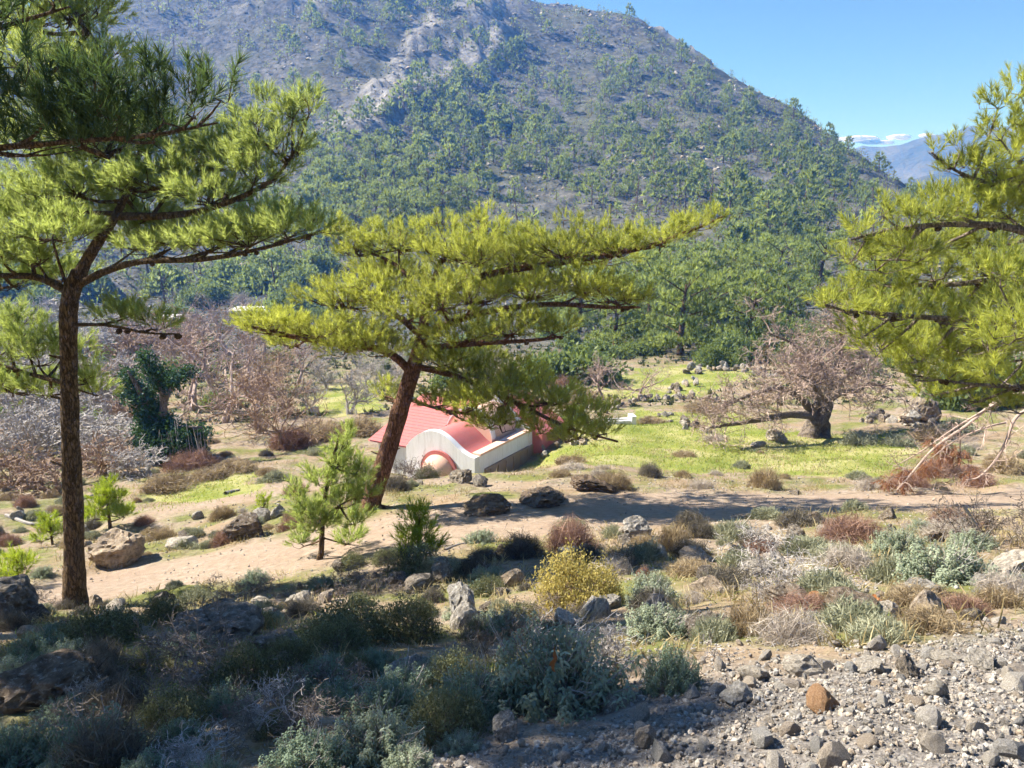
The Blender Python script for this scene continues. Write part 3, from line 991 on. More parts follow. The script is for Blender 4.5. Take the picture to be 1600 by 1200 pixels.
build_pine("pine_tree", 11.0,
           [(1745, 905, 0, .24), (1735, 700, 0, .21), (1725, 520, 0, .18), (1715, 330, 0, .13), (1710, 150, 0, .08), (1715, 20, 0, .04)],
           [([(1712, 250), (1640, 262, -.1), (1560, 285, -.2), (1500, 270, -.2), (1455, 238, -.2)], .05, .012, [(1560, 165, 30, 15, -.1), (1595, 142, 26, 16, -.1), (1565, 212, 36, 18, -.1), (1502, 268, 38, 15, -.2), (1462, 243, 14, 10, -.2), (1540, 262, 44, 20, -.2), (1592, 240, 46, 30, -.1), (1585, 292, 40, 14, -.2), (1500, 235, 20, 14, -.2), (1640, 200, 50, 50, 0)]),
            ([(1718, 420), (1600, 362, -.2), (1500, 350, -.4), (1400, 358, -.5), (1330, 374, -.6)], .065, .015, [(1425, 346, 46, 24, -.5), (1352, 366, 32, 20, -.6), (1492, 338, 56, 26, -.4), (1562, 328, 56, 30, -.3), (1332, 402, 26, 14, -.5), (1402, 398, 56, 20, -.4), (1380, 330, 18, 18, -.5), (1620, 350, 60, 36, -.1), (1450, 380, 60, 26, .3), (1530, 375, 60, 28, .4), (1370, 415, 44, 20, .3), (1600, 300, 60, 30, 0), (1550, 308, 50, 20, .2), (1475, 318, 50, 16, 0), (1650, 300, 60, 40, .3)]),
            ([(1722, 500), (1600, 440, .5), (1480, 445, .9), (1380, 446, 1.2), (1310, 455, 1.3)], .06, .015, [(1380, 440, 46, 18, 1.2), (1460, 430, 56, 24, .9), (1540, 420, 56, 28, .7), (1328, 452, 30, 13, 1.3), (1610, 420, 56, 36, .5), (1420, 470, 50, 20, 1.0), (1500, 465, 56, 24, 1.2), (1350, 475, 40, 16, 1.5), (1570, 470, 56, 28, 1.0)]),
            ([(1725, 560), (1580, 508, -.3), (1450, 496, -.6), (1330, 486, -.8), (1290, 476, -.9)], .06, .012, [(1318, 482, 36, 14, -.8), (1390, 492, 54, 22, -.7), (1470, 496, 56, 26, -.5), (1545, 490, 56, 28, -.4), (1378, 540, 46, 20, -.5), (1440, 558, 54, 20, -.4), (1348, 520, 34, 17, -.7), (1500, 545, 50, 24, -.3), (1290, 474, 16, 10, -.9), (1420, 525, 54, 22, .4), (1480, 560, 54, 22, .6), (1550, 560, 54, 26, .5), (1400, 560, 40, 18, .6)]),
            ([(1735, 640), (1640, 560, -1.8), (1590, 500, -2.6)], .05, .012, [(1565, 435, 44, 38, -2.4), (1590, 515, 54, 40, -2.6), (1545, 540, 44, 30, -2.2), (1570, 590, 44, 22, -2.4), (1620, 450, 50, 50, -2.2)]),
            ([(1735, 660), (1620, 610, -.2), (1520, 600, -.3), (1440, 590, -.4)], .04, .01, [(1430, 590, 34, 12, -.4), (1500, 590, 44, 16, -.3), (1570, 600, 44, 16, -.2), (1400, 575, 24, 10, -.3), (1455, 612, 44, 16, .2), (1525, 622, 50, 18, .1), (1595, 640, 44, 18, 0)])],
           "large pine with sweeping boughs filling the right edge", bark=BARK_GREY, needles=NEEDLE_YELLOW, density=132, size=.9, seed=24, fat=1.08, cones=True)


def shade_pine(u, v, Y, h, seed, label):
    """Pines left of the view that throw the foreground into shade."""
    p = at(u, v, Y)
    x, y = p[0], p[1]
    z = height(x, y)[0]
    rng = np.random.default_rng(seed)
    root = empty("pine_tree", (x, y, z), label, "pine tree")
    org = np.array(root.location)
    base = np.array([x, y, z])
    w = MB()
    w.add(*tube([base - [0, 0, .3], base + [0.1, 0, h * .4], base + [0.0, .1, h * .75], base + [.1, 0, h]], [.24, .19, .12, .03], 12, .15, seed))
    w.obj("trunk", [BARK_BROWN], root, org, True)
    for k in range(9):
        f = 0.38 + 0.6 * k / 8
        a = k * 2.4 + seed
        L = (1.2 - f) * h * .2 + .4
        s = base + [0, 0, h * f]
        e = s + np.array([math.cos(a) * L, math.sin(a) * L, .35])
        wood, fol = MB(), MB()
        wood.add(*tube([s, (s + e) / 2 + [0, 0, -.1], e], [.06, .04, .015], 6, .1, seed, 5))
        pads = [(s + (e - s) * t + [0, 0, .15], .55 + .2 * L * t, .35, s + (e - s) * t * .8) for t in (.45, .75, 1.0)]
        fill_pads(fol, wood, pads, rng, 60, SHOOTS_SPARSE, 1.2)
        b = wood.obj("branch", [BARK_BROWN], root, org, True)
        fol.obj("foliage", [NEEDLE_SHADED], b, org)
    return root

# ------------------------------------------------------------------ vegetation of hill and valley
HILL_LEAF = leaf_mat("hill_pine_needles", (.06, .10, .03), (.28, .33, .10), (.42, .5, .13), 0.42, 0.35)
VALLEY_LEAF = leaf_mat("valley_pine_needles", (.07, .115, .032), (.30, .35, .10), (.46, .54, .14), 0.45, 0.3)
EVERGREEN = leaf_mat("evergreen_leaves", (.05, .085, .026), (.19, .235, .08), (.30, .38, .10), 0.4, 0.3)
IVY = leaf_mat("ivy_leaves", (.018, .05, .022), (.045, .105, .04), (.10, .2, .06), 0.22)
TWIG_PINK = leaf_mat("bare_twigs_pink", (.26, .185, .15), (.50, .385, .32), None, 0.0, 0.3, 0.85)
TWIG_WHITE = leaf_mat("bare_twigs_white", (.22, .195, .175), (.50, .46, .42), None, 0.0, 0.3, 0.85)
TWIG_BROWN = leaf_mat("bare_twigs_brown", (.20, .13, .085), (.42, .30, .21), None, 0.0, 0.3, 0.85)
TWIG_DARK = leaf_mat("bare_twigs_dark", (.10, .08, .065), (.26, .21, .17), None, 0.0, 0.3, 0.85)


def spike_tufts(rng, P, D, n, L, w, spread=0.45):
    """n upright spikes at each point of P, leaning along D."""
    k = len(P)
    p = np.repeat(P, n, 0)
    d = unit(np.repeat(D, n, 0) + rng.normal(size=(k * n, 3)) * spread)
    l = L * rng.uniform(.7, 1.25, k * n)[:, None]
    s = unit(np.cross(d, rng.normal(size=(k * n, 3)))) * (w * rng.uniform(.7, 1.3, k * n))[:, None] / 2
    V = np.stack([p - s, p + s, p + d * l], 1).reshape(-1, 3)
    return V, np.arange(len(V)).reshape(-1, 3)


def hill_pine_template(seed, tips, n):
    rng = np.random.default_rng(seed)
    mb = MB()
    h = 0.03 + 0.97 * rng.random(tips) ** 1.15
    wide = rng.uniform(.36, .56)
    rad = (wide * (1.03 - h) ** 0.75 + .035) * rng.uniform(.45, 1.15, tips)
    a = rng.random(tips) * 6.283
    lean = rng.normal(size=2) * .08
    P = np.stack([np.cos(a) * rad + lean[0] * h, np.sin(a) * rad + lean[1] * h, h - .03], -1)
    out = np.stack([np.cos(a), np.sin(a), np.zeros(tips)], -1)
    D = unit(out * .55 + np.array([0, 0, .95]))
    V, F = spike_tufts(rng, P, D, n, .15, .055)
    var = np.clip(rng.normal(.5, .22, tips), 0, 1)
    mb.add(V, F, 0, np.repeat(np.repeat(var, n), 3))
    mb.add(*segs([[0, 0, -.06]], [[lean[0] * .8, lean[1] * .8, .85]], np.array([.028]), np.array([.01]), 5), 1)
    k = min(tips, 12)
    b0 = np.stack([lean[0] * P[:k, 2] * .6, lean[1] * P[:k, 2] * .6, P[:k, 2] * .8], -1)
    mb.add(*segs(b0, P[:k], np.full(k, .010), np.full(k, .004), 3), 1)
    return mb


def hill_pines():
    rng = np.random.default_rng(77)
    tmpl = [hill_pine_template(100 + i, 80, 8).mesh("hill_pine", [HILL_LEAF, BARK_BROWN]) for i in range(9)]
    cheap = [hill_pine_template(140 + i, 20, 5) for i in range(6)]
    N = 11000
    th = rng.uniform(-.62, .56, N)
    Y = rng.uniform(116, 400, N)
    x, y = Y * np.tan(th), Y
    z = height(x, y)
    u, v = uv_of(x, y, z)
    # keep what faces the viewer (not behind the crest)
    z2 = height(x * 1.03, y * 1.03)
    facing = (z2 / (y * 1.03) - z / y) > -0.002
    nz = fbm(xy0(x * .016, y * .016), 3, 71)
    dens = 0.86 + 1.3 * nz
    dens = np.where((u > 880) & (v < 320), dens + .12, dens)
    dens = np.where((u > 1110) & (u < 1350) & (v > 300) & (v < 450), dens - .32, dens)
    dens = np.where((u < 420) & (v < 120), dens - .1, dens)
    dens = np.where((u > 850) & (u < 1080) & (v < 90), dens - .3, dens)
    dens = np.where((u > 600) & (u < 1000) & (v > 150) & (v < 320), dens + .12, dens)
    dens = np.where((u > 1150) & (v < 290), dens + .35, dens)
    dens = np.where(outcrop(x, y) > .35, dens - .5, dens)
    keep = facing & (rng.random(N) < dens * .95) & (u > -120) & (u < 1720) & (v > -40)
    pts = np.stack([x, y, z], -1)[keep]
    order = rng.permutation(len(pts))
    acc, cells = [], set()
    for p in pts[order]:
        c = (int(p[0] // 2.75), int(p[1] // 2.75))
        if not any((c[0] + a, c[1] + b) in cells for a, b in ((0, 0), (1, 0), (0, 1), (-1, 0), (0, -1))):
            cells.add(c)
            acc.append(p)
    acc = np.array(acc)
    hgt = np.clip(np.exp(rng.normal(1.28, .38, len(acc))), 1.3, 8.0)
    crest = base_height(acc[:, 0] * 1.05, acc[:, 1] * 1.05) / (acc[:, 1] * 1.05) - base_height(acc[:, 0], acc[:, 1]) / acc[:, 1]
    hgt = hgt * (.5 + .5 * smooth(0, .012, crest))
    uu, vv = uv_of(acc[:, 0], acc[:, 1], acc[:, 2])
    free = ((uu > 480) & ~((vv > 320) & (uu > 500) & (uu < 1130)) & ~((uu > 1300) & (vv > 330))) | ((uu > 380) & (vv < 150))
    app = hgt / acc[:, 1] * np.where(free, 1, .25)
    rank = np.argsort(-app)
    for i in rank[:300]:
        o = link("hill_pine", tmpl[int(rng.integers(len(tmpl)))], None, (acc[i, 0], acc[i, 1], acc[i, 2] - .1), (0, 0, rng.random() * 6.28), (hgt[i] * rng.uniform(.85, 1.3), hgt[i] * rng.uniform(.85, 1.3), hgt[i]))
        tag(o, "young green pine scattered on the rocky far hillside", "pine tree", "young pines scattered over the far hillside")
    mb = MB()
    rest = rank[300:]
    pick = rng.integers(0, len(cheap), len(rest))
    for k, c in enumerate(cheap):
        T = np.concatenate(c.V); F = np.concatenate(c.F); Mi = np.concatenate(c.M); A = np.concatenate(c.A)
        w = rest[pick == k]
        if not len(w):
            continue
        a = rng.random(len(w)) * 6.28
        M = np.zeros((len(w), 3, 3))
        s = hgt[w] * rng.uniform(.9, 1.3, len(w))
        M[:, 0, 0] = np.cos(a) * s; M[:, 0, 1] = -np.sin(a) * s
        M[:, 1, 0] = np.sin(a) * s; M[:, 1, 1] = np.cos(a) * s
        M[:, 2, 2] = hgt[w]
        V, FF = stamp(T, F, M, acc[w] - [0, 0, .1])
        mb.V.append(V); mb.F.append(FF + mb.n); mb.M.append(np.tile(Mi, len(w)))
        mb.A.append(np.clip(np.tile(A, len(w)) + np.repeat(rng.normal(size=len(w)) * .12, len(T)), 0, 1))
        mb.n += len(V)
    o = mb.obj("pine_wood", [HILL_LEAF, BARK_BROWN])
    tag(o, "scattered small pines covering the rest of the far hillside", "wood", None, "stuff")
    # low scrub and loose stones that mottle the slope
    N = 19000
    th = rng.uniform(-.62, .56, N)
    Y = 38 * (10 ** rng.random(N))
    x, y = Y * np.tan(th), Y
    ok = Y > 0
    for poly in MEADOW_PTS:
        ok &= ~in_poly(x, y, poly)
    x, y, Y = x[ok], y[ok], Y[ok]
    N = len(x)
    z = height(x, y)
    s = rng.uniform(.3, 1.0, N) * (Y / 200) ** .45
    P = np.stack([x, y, z - .05], -1)
    V, F = spike_tufts(rng, P, np.tile([0, 0, 1.0], (N, 1)), 6, .75, .45, .9)
    sc = np.repeat(s, 18)[:, None]
    V = np.repeat(P, 18, 0) + (V - np.repeat(P, 18, 0)) * sc
    o = link("hillside_scrub", make_mesh("hillside_scrub", V, F, SCRUB, None, np.repeat(np.clip(rng.normal(.5, .3, N), 0, 1), 18)))
    tag(o, "low grey-brown scrub tufts dotting the far hillside", "scrub", None, "stuff")
    N = 5000
    th = rng.uniform(-.62, .56, N)
    Y = 105 * (3.6 ** rng.random(N))
    x, y = Y * np.tan(th), Y
    ok = fbm(xy0(x * .03, y * .03), 3, 81) + .8 * outcrop(x, y) > .05
    x, y = x[ok], y[ok]
    z = height(x, y)
    n = len(x)
    oct_v = np.array([[1, 0, 0], [0, 1, 0], [-1, 0, 0], [0, -1, 0], [0, 0, .8], [0, 0, -.6]]) 
    oct_f = np.array([[0, 1, 4], [1, 2, 4], [2, 3, 4], [3, 0, 4], [1, 0, 5], [2, 1, 5], [3, 2, 5], [0, 3, 5]])
    M = basis(unit(rng.normal(size=(n, 3)) * .4 + [0, 0, 1]), rng.random(n) * 6.28, rng.uniform(.25, .9, n) * (y / 200) ** .4)
    M = M * rng.uniform(.6, 1.4, (n, 1, 3))
    V, F = stamp(oct_v, oct_f, M, np.stack([x, y, z], -1))
    o = link("hillside_stones", make_mesh("hillside_stones", V, F, STONE, None, np.repeat(rng.random(n), 6)))
    tag(o, "pale loose stones strewn over the far hillside", "stones", None, "stuff")


def stone_material(name, dark, mid, light, sc=1.0, lichen=0.35):
    t = NT(name)
    co = t.coord("Object")
    r = t.n("ShaderNodeObjectInfo").outputs["Random"]
    v = t.attr("var")
    n = t.noise(co, 5 * sc, 8, 0.7)
    n2 = t.noise(co, 24 * sc, 5, 0.65)
    c = t.ramp(n, [(0.3, dark), (0.5, mid), (0.72, light)])
    tint = t.ramp(t.math('FRACT', t.math('ADD', r, v)), [(0.0, (.82, .86, .9)), (0.25, (1.15, 1.12, 1.05)), (0.45, (1.0, .82, .62)), (0.6, (.75, .7, .66)), (0.8, (1.25, 1.22, 1.15)), (1.0, (.62, .66, .72))])
    c = t.mix(0.8, c, tint, 'MULTIPLY')
    c = t.mix(t.ramp(t.noise(co, 9 * sc, 6, 0.7), [(0.55, 0.0), (0.68, lichen)]), c, (.62, .60, .54))
    h = t.math('ADD', n, t.math('MULTIPLY', n2, 0.4))
    return t.done(c, 0.92, t.bump(h, 0.8, 0.06 / sc), spec=0.2)


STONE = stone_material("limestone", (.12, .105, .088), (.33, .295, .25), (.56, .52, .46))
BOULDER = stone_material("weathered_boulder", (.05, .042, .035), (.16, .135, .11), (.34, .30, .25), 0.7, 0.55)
PEBBLE = stone_material("pebble", (.14, .125, .11), (.30, .275, .245), (.54, .505, .46), 2.5, 0.2)
OCHRE = stone_material("ochre_stone", (.22, .11, .05), (.42, .23, .11), (.56, .38, .22), 2.0, 0.15)
SCRUB = leaf_mat("scrub", (.045, .06, .025), (.20, .215, .095), None, 0.2, 0.0, 0.9)
hill_pines()


def valley_pine(seed):
    rng = np.random.default_rng(seed)
    sp = [shoot_template(rng, 11, .55, .42, .10) for _ in range(4)]
    w, f = MB(), MB()
    H = rng.uniform(5.5, 7.5)
    lean = rng.normal(size=2) * .5
    w.add(*tube([[0, 0, -.3], [lean[0] * .3, lean[1] * .3, H * .4], [lean[0], lean[1], H * .85]], [.26, .2, .08], 7, .12, seed, 5))
    pads = []
    for k in range(15):
        h = H * (.16 + .84 * (k / 14) ** .85)
        R = 3.6 * math.sin(math.pi * (.22 + .60 * (1 - k / 14))) * rng.uniform(.55, 1.05)
        a = k * 2.4 + rng.normal() * .3
        c = np.array([math.cos(a) * R * .75 + lean[0] * h / H, math.sin(a) * R * .75 + lean[1] * h / H, h])
        root = np.array([lean[0] * h / H * .8, lean[1] * h / H * .8, h * .8])
        w.add(*segs([root], [c], np.array([.07]), np.array([.03]), 5))
        pads.append((c, rng.uniform(1.0, 1.6), rng.uniform(.38, .6), root + (c - root) * .7))
    pads += [(np.array([math.cos(a) * 1.9, math.sin(a) * 1.9, rng.uniform(.5, 1.1)]), 1.3, .7, np.zeros(3)) for a in np.arange(5) * 1.257 + seed]
    fill_pads(f, None, pads, rng, 10.5, sp, 1.0, .9)
    return w.mesh("trunk", [BARK_BROWN], True), f.mesh("crown", [VALLEY_LEAF])


VP = [valley_pine(300 + i) for i in range(5)]


def put_tree(name, meshes, p, s, rz, label, category, group, names=("trunk", "crown")):
    o = empty(name, p, label, category, group)
    o.rotation_euler = (0, 0, rz)
    o.scale = (s, s, s) if np.isscalar(s) else s
    for nm, m in zip(names, meshes):
        link(nm, m, o)
    return o


ORD = ["first", "second", "third", "fourth", "fifth", "sixth", "seventh", "eighth", "ninth", "tenth", "eleventh", "twelfth", "thirteenth", "fourteenth", "fifteenth", "sixteenth", "seventeenth", "eighteenth", "nineteenth", "twentieth",
       "twenty-first", "twenty-second", "twenty-third", "twenty-fourth", "twenty-fifth", "twenty-sixth", "twenty-seventh", "twenty-eighth", "twenty-ninth", "thirtieth"]


def ordinals(items):
    order = sorted(range(len(items)), key=lambda i: items[i][0])
    r = [None] * len(items)
    for k, i in enumerate(order):
        r[i] = ORD[k] + " from the left"
    return r


def valley_trees():
    rng = np.random.default_rng(41)
    right = [(905, 520, 1.0), (960, 545, .95), (1010, 532, 1.0), (1062, 556, 1.05), (1112, 540, 1.0), (1165, 548, .9), (1000, 500, 1.0), (1060, 498, 1.1), (1120, 500, 1.1), (1180, 505, 1.1), (1235, 512, .9),
             (940, 480, 1.0), (1020, 468, 1.0), (1085, 462, 1.1), (1150, 462, 1.2), (1215, 470, 1.1), (1275, 480, 1.1), (1330, 500, 1.0), (1390, 505, 1.1), (1190, 440, .9), (1260, 448, .9)]
    od = ordinals(right)
    for i, (u, v, s) in enumerate(right):
        p = ground(u, v)
        put_tree("valley_pine", VP[i % 5], (p[0], p[1], p[2]), s * rng.uniform(.85, 1.1), rng.random() * 6.28, "spreading pine in the clump beyond the meadow, " + od[i], "pine tree", "pines clumped beyond the meadow at the hill foot")
    left = [(500, 330, 1.0), (540, 345, 1.1), (590, 350, 1.1), (640, 352, 1.1), (690, 356, 1.0), (735, 350, .9), (520, 300, 1.0), (570, 302, 1.0), (620, 308, 1.1), (668, 318, 1.0), (540, 268, 1.0), (590, 270, 1.0), (500, 272, .9), (640, 282, .9),
            (470, 350, 1.0), (430, 340, .9), (380, 330, .9), (720, 322, .9), (555, 372, 1.0), (610, 378, 1.0), (660, 380, 1.0), (505, 375, 1.0)]
    od = ordinals(left)
    for i, (u, v, s) in enumerate(left):
        p = ground(u, v)
        put_tree("valley_pine", VP[(i + 2) % 5], (p[0], p[1], p[2]), (s * 1.1, s * 1.1, s * 1.25), rng.random() * 6.28, "layered pine in the grove on the lower left hillside, " + od[i], "pine tree", "grove of pines on the lower left hillside")


valley_trees()


def leaf_cluster(rng, n=9, s=.09, r=.16, aspect=.5):
    P = rng.normal(size=(n, 3)) * r * .5
    d = unit(rng.normal(size=(n, 3)) + [0, 0, .5])
    a = unit(np.cross(d, rng.normal(size=(n, 3))))
    L = s * rng.uniform(.7, 1.2, n)[:, None]
    V = np.stack([P, P + d * L * .5 + a * L * aspect * .5, P + d * L, P + d * L * .5 - a * L * aspect * .5], 1).reshape(-1, 3)
    return V, quads(np.arange(4 * n).reshape(-1, 4))


def dome_bush(seed, n, leaf, rx=1.0, rz=.8, clusters=None, mat=None, stem=None, lumps=.3):
    """A leafy dome of radius 1 standing on z = 0: leaves through its shell, stems inside."""
    rng = np.random.default_rng(seed)
    cl = clusters or [leaf_cluster(rng, 9, leaf, leaf * 2.2) for _ in range(4)]
    q = unit(rng.normal(size=(n, 3)))
    q[:, 2] = np.abs(q[:, 2]) * 1.05 - .08
    rad = rng.uniform(.62, 1.0, n) * (1 + lumps * fbm(q * 2.4 + seed, 3, seed))
    P = q * rad[:, None] * [rx, rx, rz]
    M = basis(unit(q + [0, 0, .5] + rng.normal(size=(n, 3)) * .3), rng.random(n) * 6.28, rng.uniform(.7, 1.3, n))
    f = MB()
    pick = rng.integers(0, len(cl), n)
    var = np.clip(.5 + .7 * fbm(P * 3, 2, 3) + rng.normal(size=n) * .18, 0, 1)
    for i, (T, F) in enumerate(cl):
        w = pick == i
        V, FF = stamp(T, F, M[w], P[w])
        f.add(V, FF, 0, np.repeat(var[w], len(T)))
    w = MB()
    k = max(12, n // 12)
    b = np.stack([rng.normal(size=k) * .06, rng.normal(size=k) * .06, np.full(k, -.05)], -1)
    e = P[rng.integers(0, n, k)]
    m = (b + e) / 2 + [0, 0, .06]
    w.add(*segs(b, m, np.full(k, .018), np.full(k, .012), 4))
    w.add(*segs(m, e, np.full(k, .012), np.full(k, .005), 3))
    return w.mesh("stems", [stem or TWIG_DARK], True), f.mesh("leaves", [mat])


EV = [dome_bush(400 + i, 520, .16, mat=EVERGREEN) for i in range(3)]


def evergreens():
    rng = np.random.default_rng(5)
    def put(u, v, w, h, label, group=None, k=None):
        p = ground(u, v)
        s = p[1] / FPX
        o = put_tree("evergreen_bush", EV[int(rng.integers(3)) if k is None else k], p, (w * s * .5, w * s * .5, h * s / .85), rng.random() * 6.28, label, "bush", group, ("stems", "leaves"))
    put(447, 486, 70, 42, "round dark green bush beside the pale flat roof across the valley", None, 0)
    put(185, 500, 56, 42, "pale green round bush right of the tall left trunk")
    put(905, 596, 110, 44, "dull olive hedge bush behind the chapel near the meadow")
    put(850, 600, 80, 40, "low olive green bush just behind the chapel roof")
    put(1150, 565, 70, 44, "dense dark green bush by the stone wall beyond the meadow")
    put(1195, 545, 60, 46, "brownish green round bush behind the meadow wall")
    put(1500, 640, 90, 70, "dark green multi-stemmed bush beside the grey boulder")
    put(1560, 632, 90, 70, "yellowish green bush under the right-hand pine")
    dark = ((330, 455, 60, 30), (400, 440, 70, 36), (470, 445, 60, 30), (430, 420, 80, 40), (350, 425, 60, 34), (260, 440, 60, 30), (500, 420, 60, 36), (60, 470, 60, 34), (20, 450, 70, 40), (300, 470, 40, 24), (480, 470, 40, 22), (140, 450, 60, 30))
    for (u, v, w, h), od in zip(dark, ordinals(dark)):
        put(u, v, w, h, "shaded dark bush at the foot of the far left slope, " + od, "shaded bushes at the foot of the far left slope")

    spots = []
    for k in range(400):
        u, v = rng.uniform(860, 1500), rng.uniform(485, 592)
        g = _gxy(u, v)
        if any(in_poly(np.array([g[0]]), np.array([g[1]]), p)[0] for p in MEADOW_PTS) or any(abs(u - a) < 26 and abs(v - b) < 9 for a, b in spots):
            continue
        spots.append((u, v))
        if len(spots) == 46:
            break
    for (u, v) in spots:
        put(u, v, rng.uniform(26, 64), rng.uniform(16, 32), "low rounded green bush in the scrub beyond the meadow walls", "green bushes in the scrub beyond the meadow walls")
    spots = []
    for k in range(300):
        u, v = rng.uniform(0, 900), rng.uniform(480, 690)
        if any(abs(u - a) < 30 and abs(v - b) < 16 for a, b in spots) or (560 < u < 880 and v > 610) or (455 < u < 610 and v > 585):
            continue
        spots.append((u, v))
        if len(spots) == 40:
            break
    for (u, v) in spots:
        put(u, v, rng.uniform(24, 60), rng.uniform(14, 30), "low green bush among the bare trees of the valley floor", "green bushes among the bare trees of the valley floor")


evergreens()


# ------------------------------------------------------------------ bare trees
def grow(rng, P, D, L, R, levels, kids, ratio=.62, spread=.75, up=.12, wig=.22, sub=3, rmin=.004, start=.3):
    """Grows twigs level by level; returns rods (P0, P1, R0, R1)."""
    out = []
    P, D, L, R = map(lambda a: np.asarray(a, float), (P, D, L, R))
    for lev in range(levels):
        n = len(P)
        pts = [P]
        d = D
        rads = [R]
        for s in range(sub):
            d = unit(d + rng.normal(size=(n, 3)) * wig + [0, 0, up])
            q = pts[-1] + d * (L / sub)[:, None]
            rr = np.maximum(R * (1 - .6 * (s + 1) / sub), rmin)
            out.append((pts[-1], q, rads[-1], rr))
            pts.append(q)
            rads.append(rr)
        if lev == levels - 1:
            break
        k = kids[lev]
        idx = np.repeat(np.arange(n), k)
        t = np.clip(rng.uniform(start, 1.0, n * k), 0, .999) * sub
        si = t.astype(int)
        fr = (t - si)[:, None]
        A = np.stack(pts, 1)
        P2 = A[idx, si] * (1 - fr) + A[idx, si + 1] * fr
        loc = unit(A[idx, si + 1] - A[idx, si])
        D2 = unit(loc + rng.normal(size=(n * k, 3)) * spread)
        L2 = L[idx] * ratio * rng.uniform(.6, 1.2, n * k)
        R2 = np.maximum(np.stack(rads, 1)[idx, si] * .6, rmin)
        P, D, L, R = P2, D2, L2, R2
    return [np.concatenate(a) for a in zip(*out)]


def rods(mb, rng, S, m=0, n=3, thick=0.03):
    P0, P1, R0, R1 = S
    big = R0 > thick
    for w, nn in ((big, 6), (~big, n)):
        if w.any():
            V, F = segs(P0[w], P1[w], R0[w], R1[w], nn)
            mb.add(V, F, m, np.repeat(np.clip(rng.normal(.5, .25, w.sum()), 0, 1), 2 * nn))


def bare_tree(seed, H, mat, trunk_r=.12, levels=5, kids=(6, 5, 4, 3), spread=.75, stems=1, up=.12, rmin=.006):
    rng = np.random.default_rng(seed)
    t, c = MB(), MB()
    P, D, L, R = [], [], [], []
    for s in range(stems):
        lean = unit(np.array([rng.normal() * .25 * (1 + stems * .3), rng.normal() * .25 * (1 + stems * .3), 1.0]))
        top = lean * H * rng.uniform(.28, .4)
        b = np.array([rng.normal() * .06 * stems, rng.normal() * .06 * stems, -.2])
        t.add(*tube([b, b + top * .5 + rng.normal(size=3) * .06, b + top], [trunk_r * 1.3, trunk_r, trunk_r * .75], 8, .2, seed, 5))
        for k in range(5):
            P.append(b + top * rng.uniform(.75, 1.0))
            D.append(unit(lean * .7 + rng.normal(size=3) * .75 + [0, 0, .25]))
            L.append(H * rng.uniform(.35, .5))
            R.append(trunk_r * .5)
    rods(c, rng, grow(rng, P, D, L, R, levels - 1, kids[1:], .58, spread, up, .25, 3, rmin))
    return t.mesh("trunk", [mat], True), c.mesh("branches", [mat])


BT_PINK = [bare_tree(500 + i, 4.6, TWIG_PINK, .13, 5, (5, 6, 5, 3), rmin=.010) for i in range(2)]
BT_WHITE = [bare_tree(510 + i, 4.2, TWIG_WHITE, .10, 5, (5, 6, 5, 3), .85, 2, .1, .010) for i in range(2)]
BT_BROWN = [bare_tree(520 + i, 4.2, TWIG_BROWN, .09, 5, (5, 6, 5, 3), .8, 2, .12, .010) for i in range(2)]
THICKET = [bare_tree(530 + i, 2.4, (TWIG_WHITE, TWIG_BROWN, TWIG_WHITE)[i], .06, 5, (5, 5, 4, 2), 1.0, 4, .03, .012) for i in range(3)]


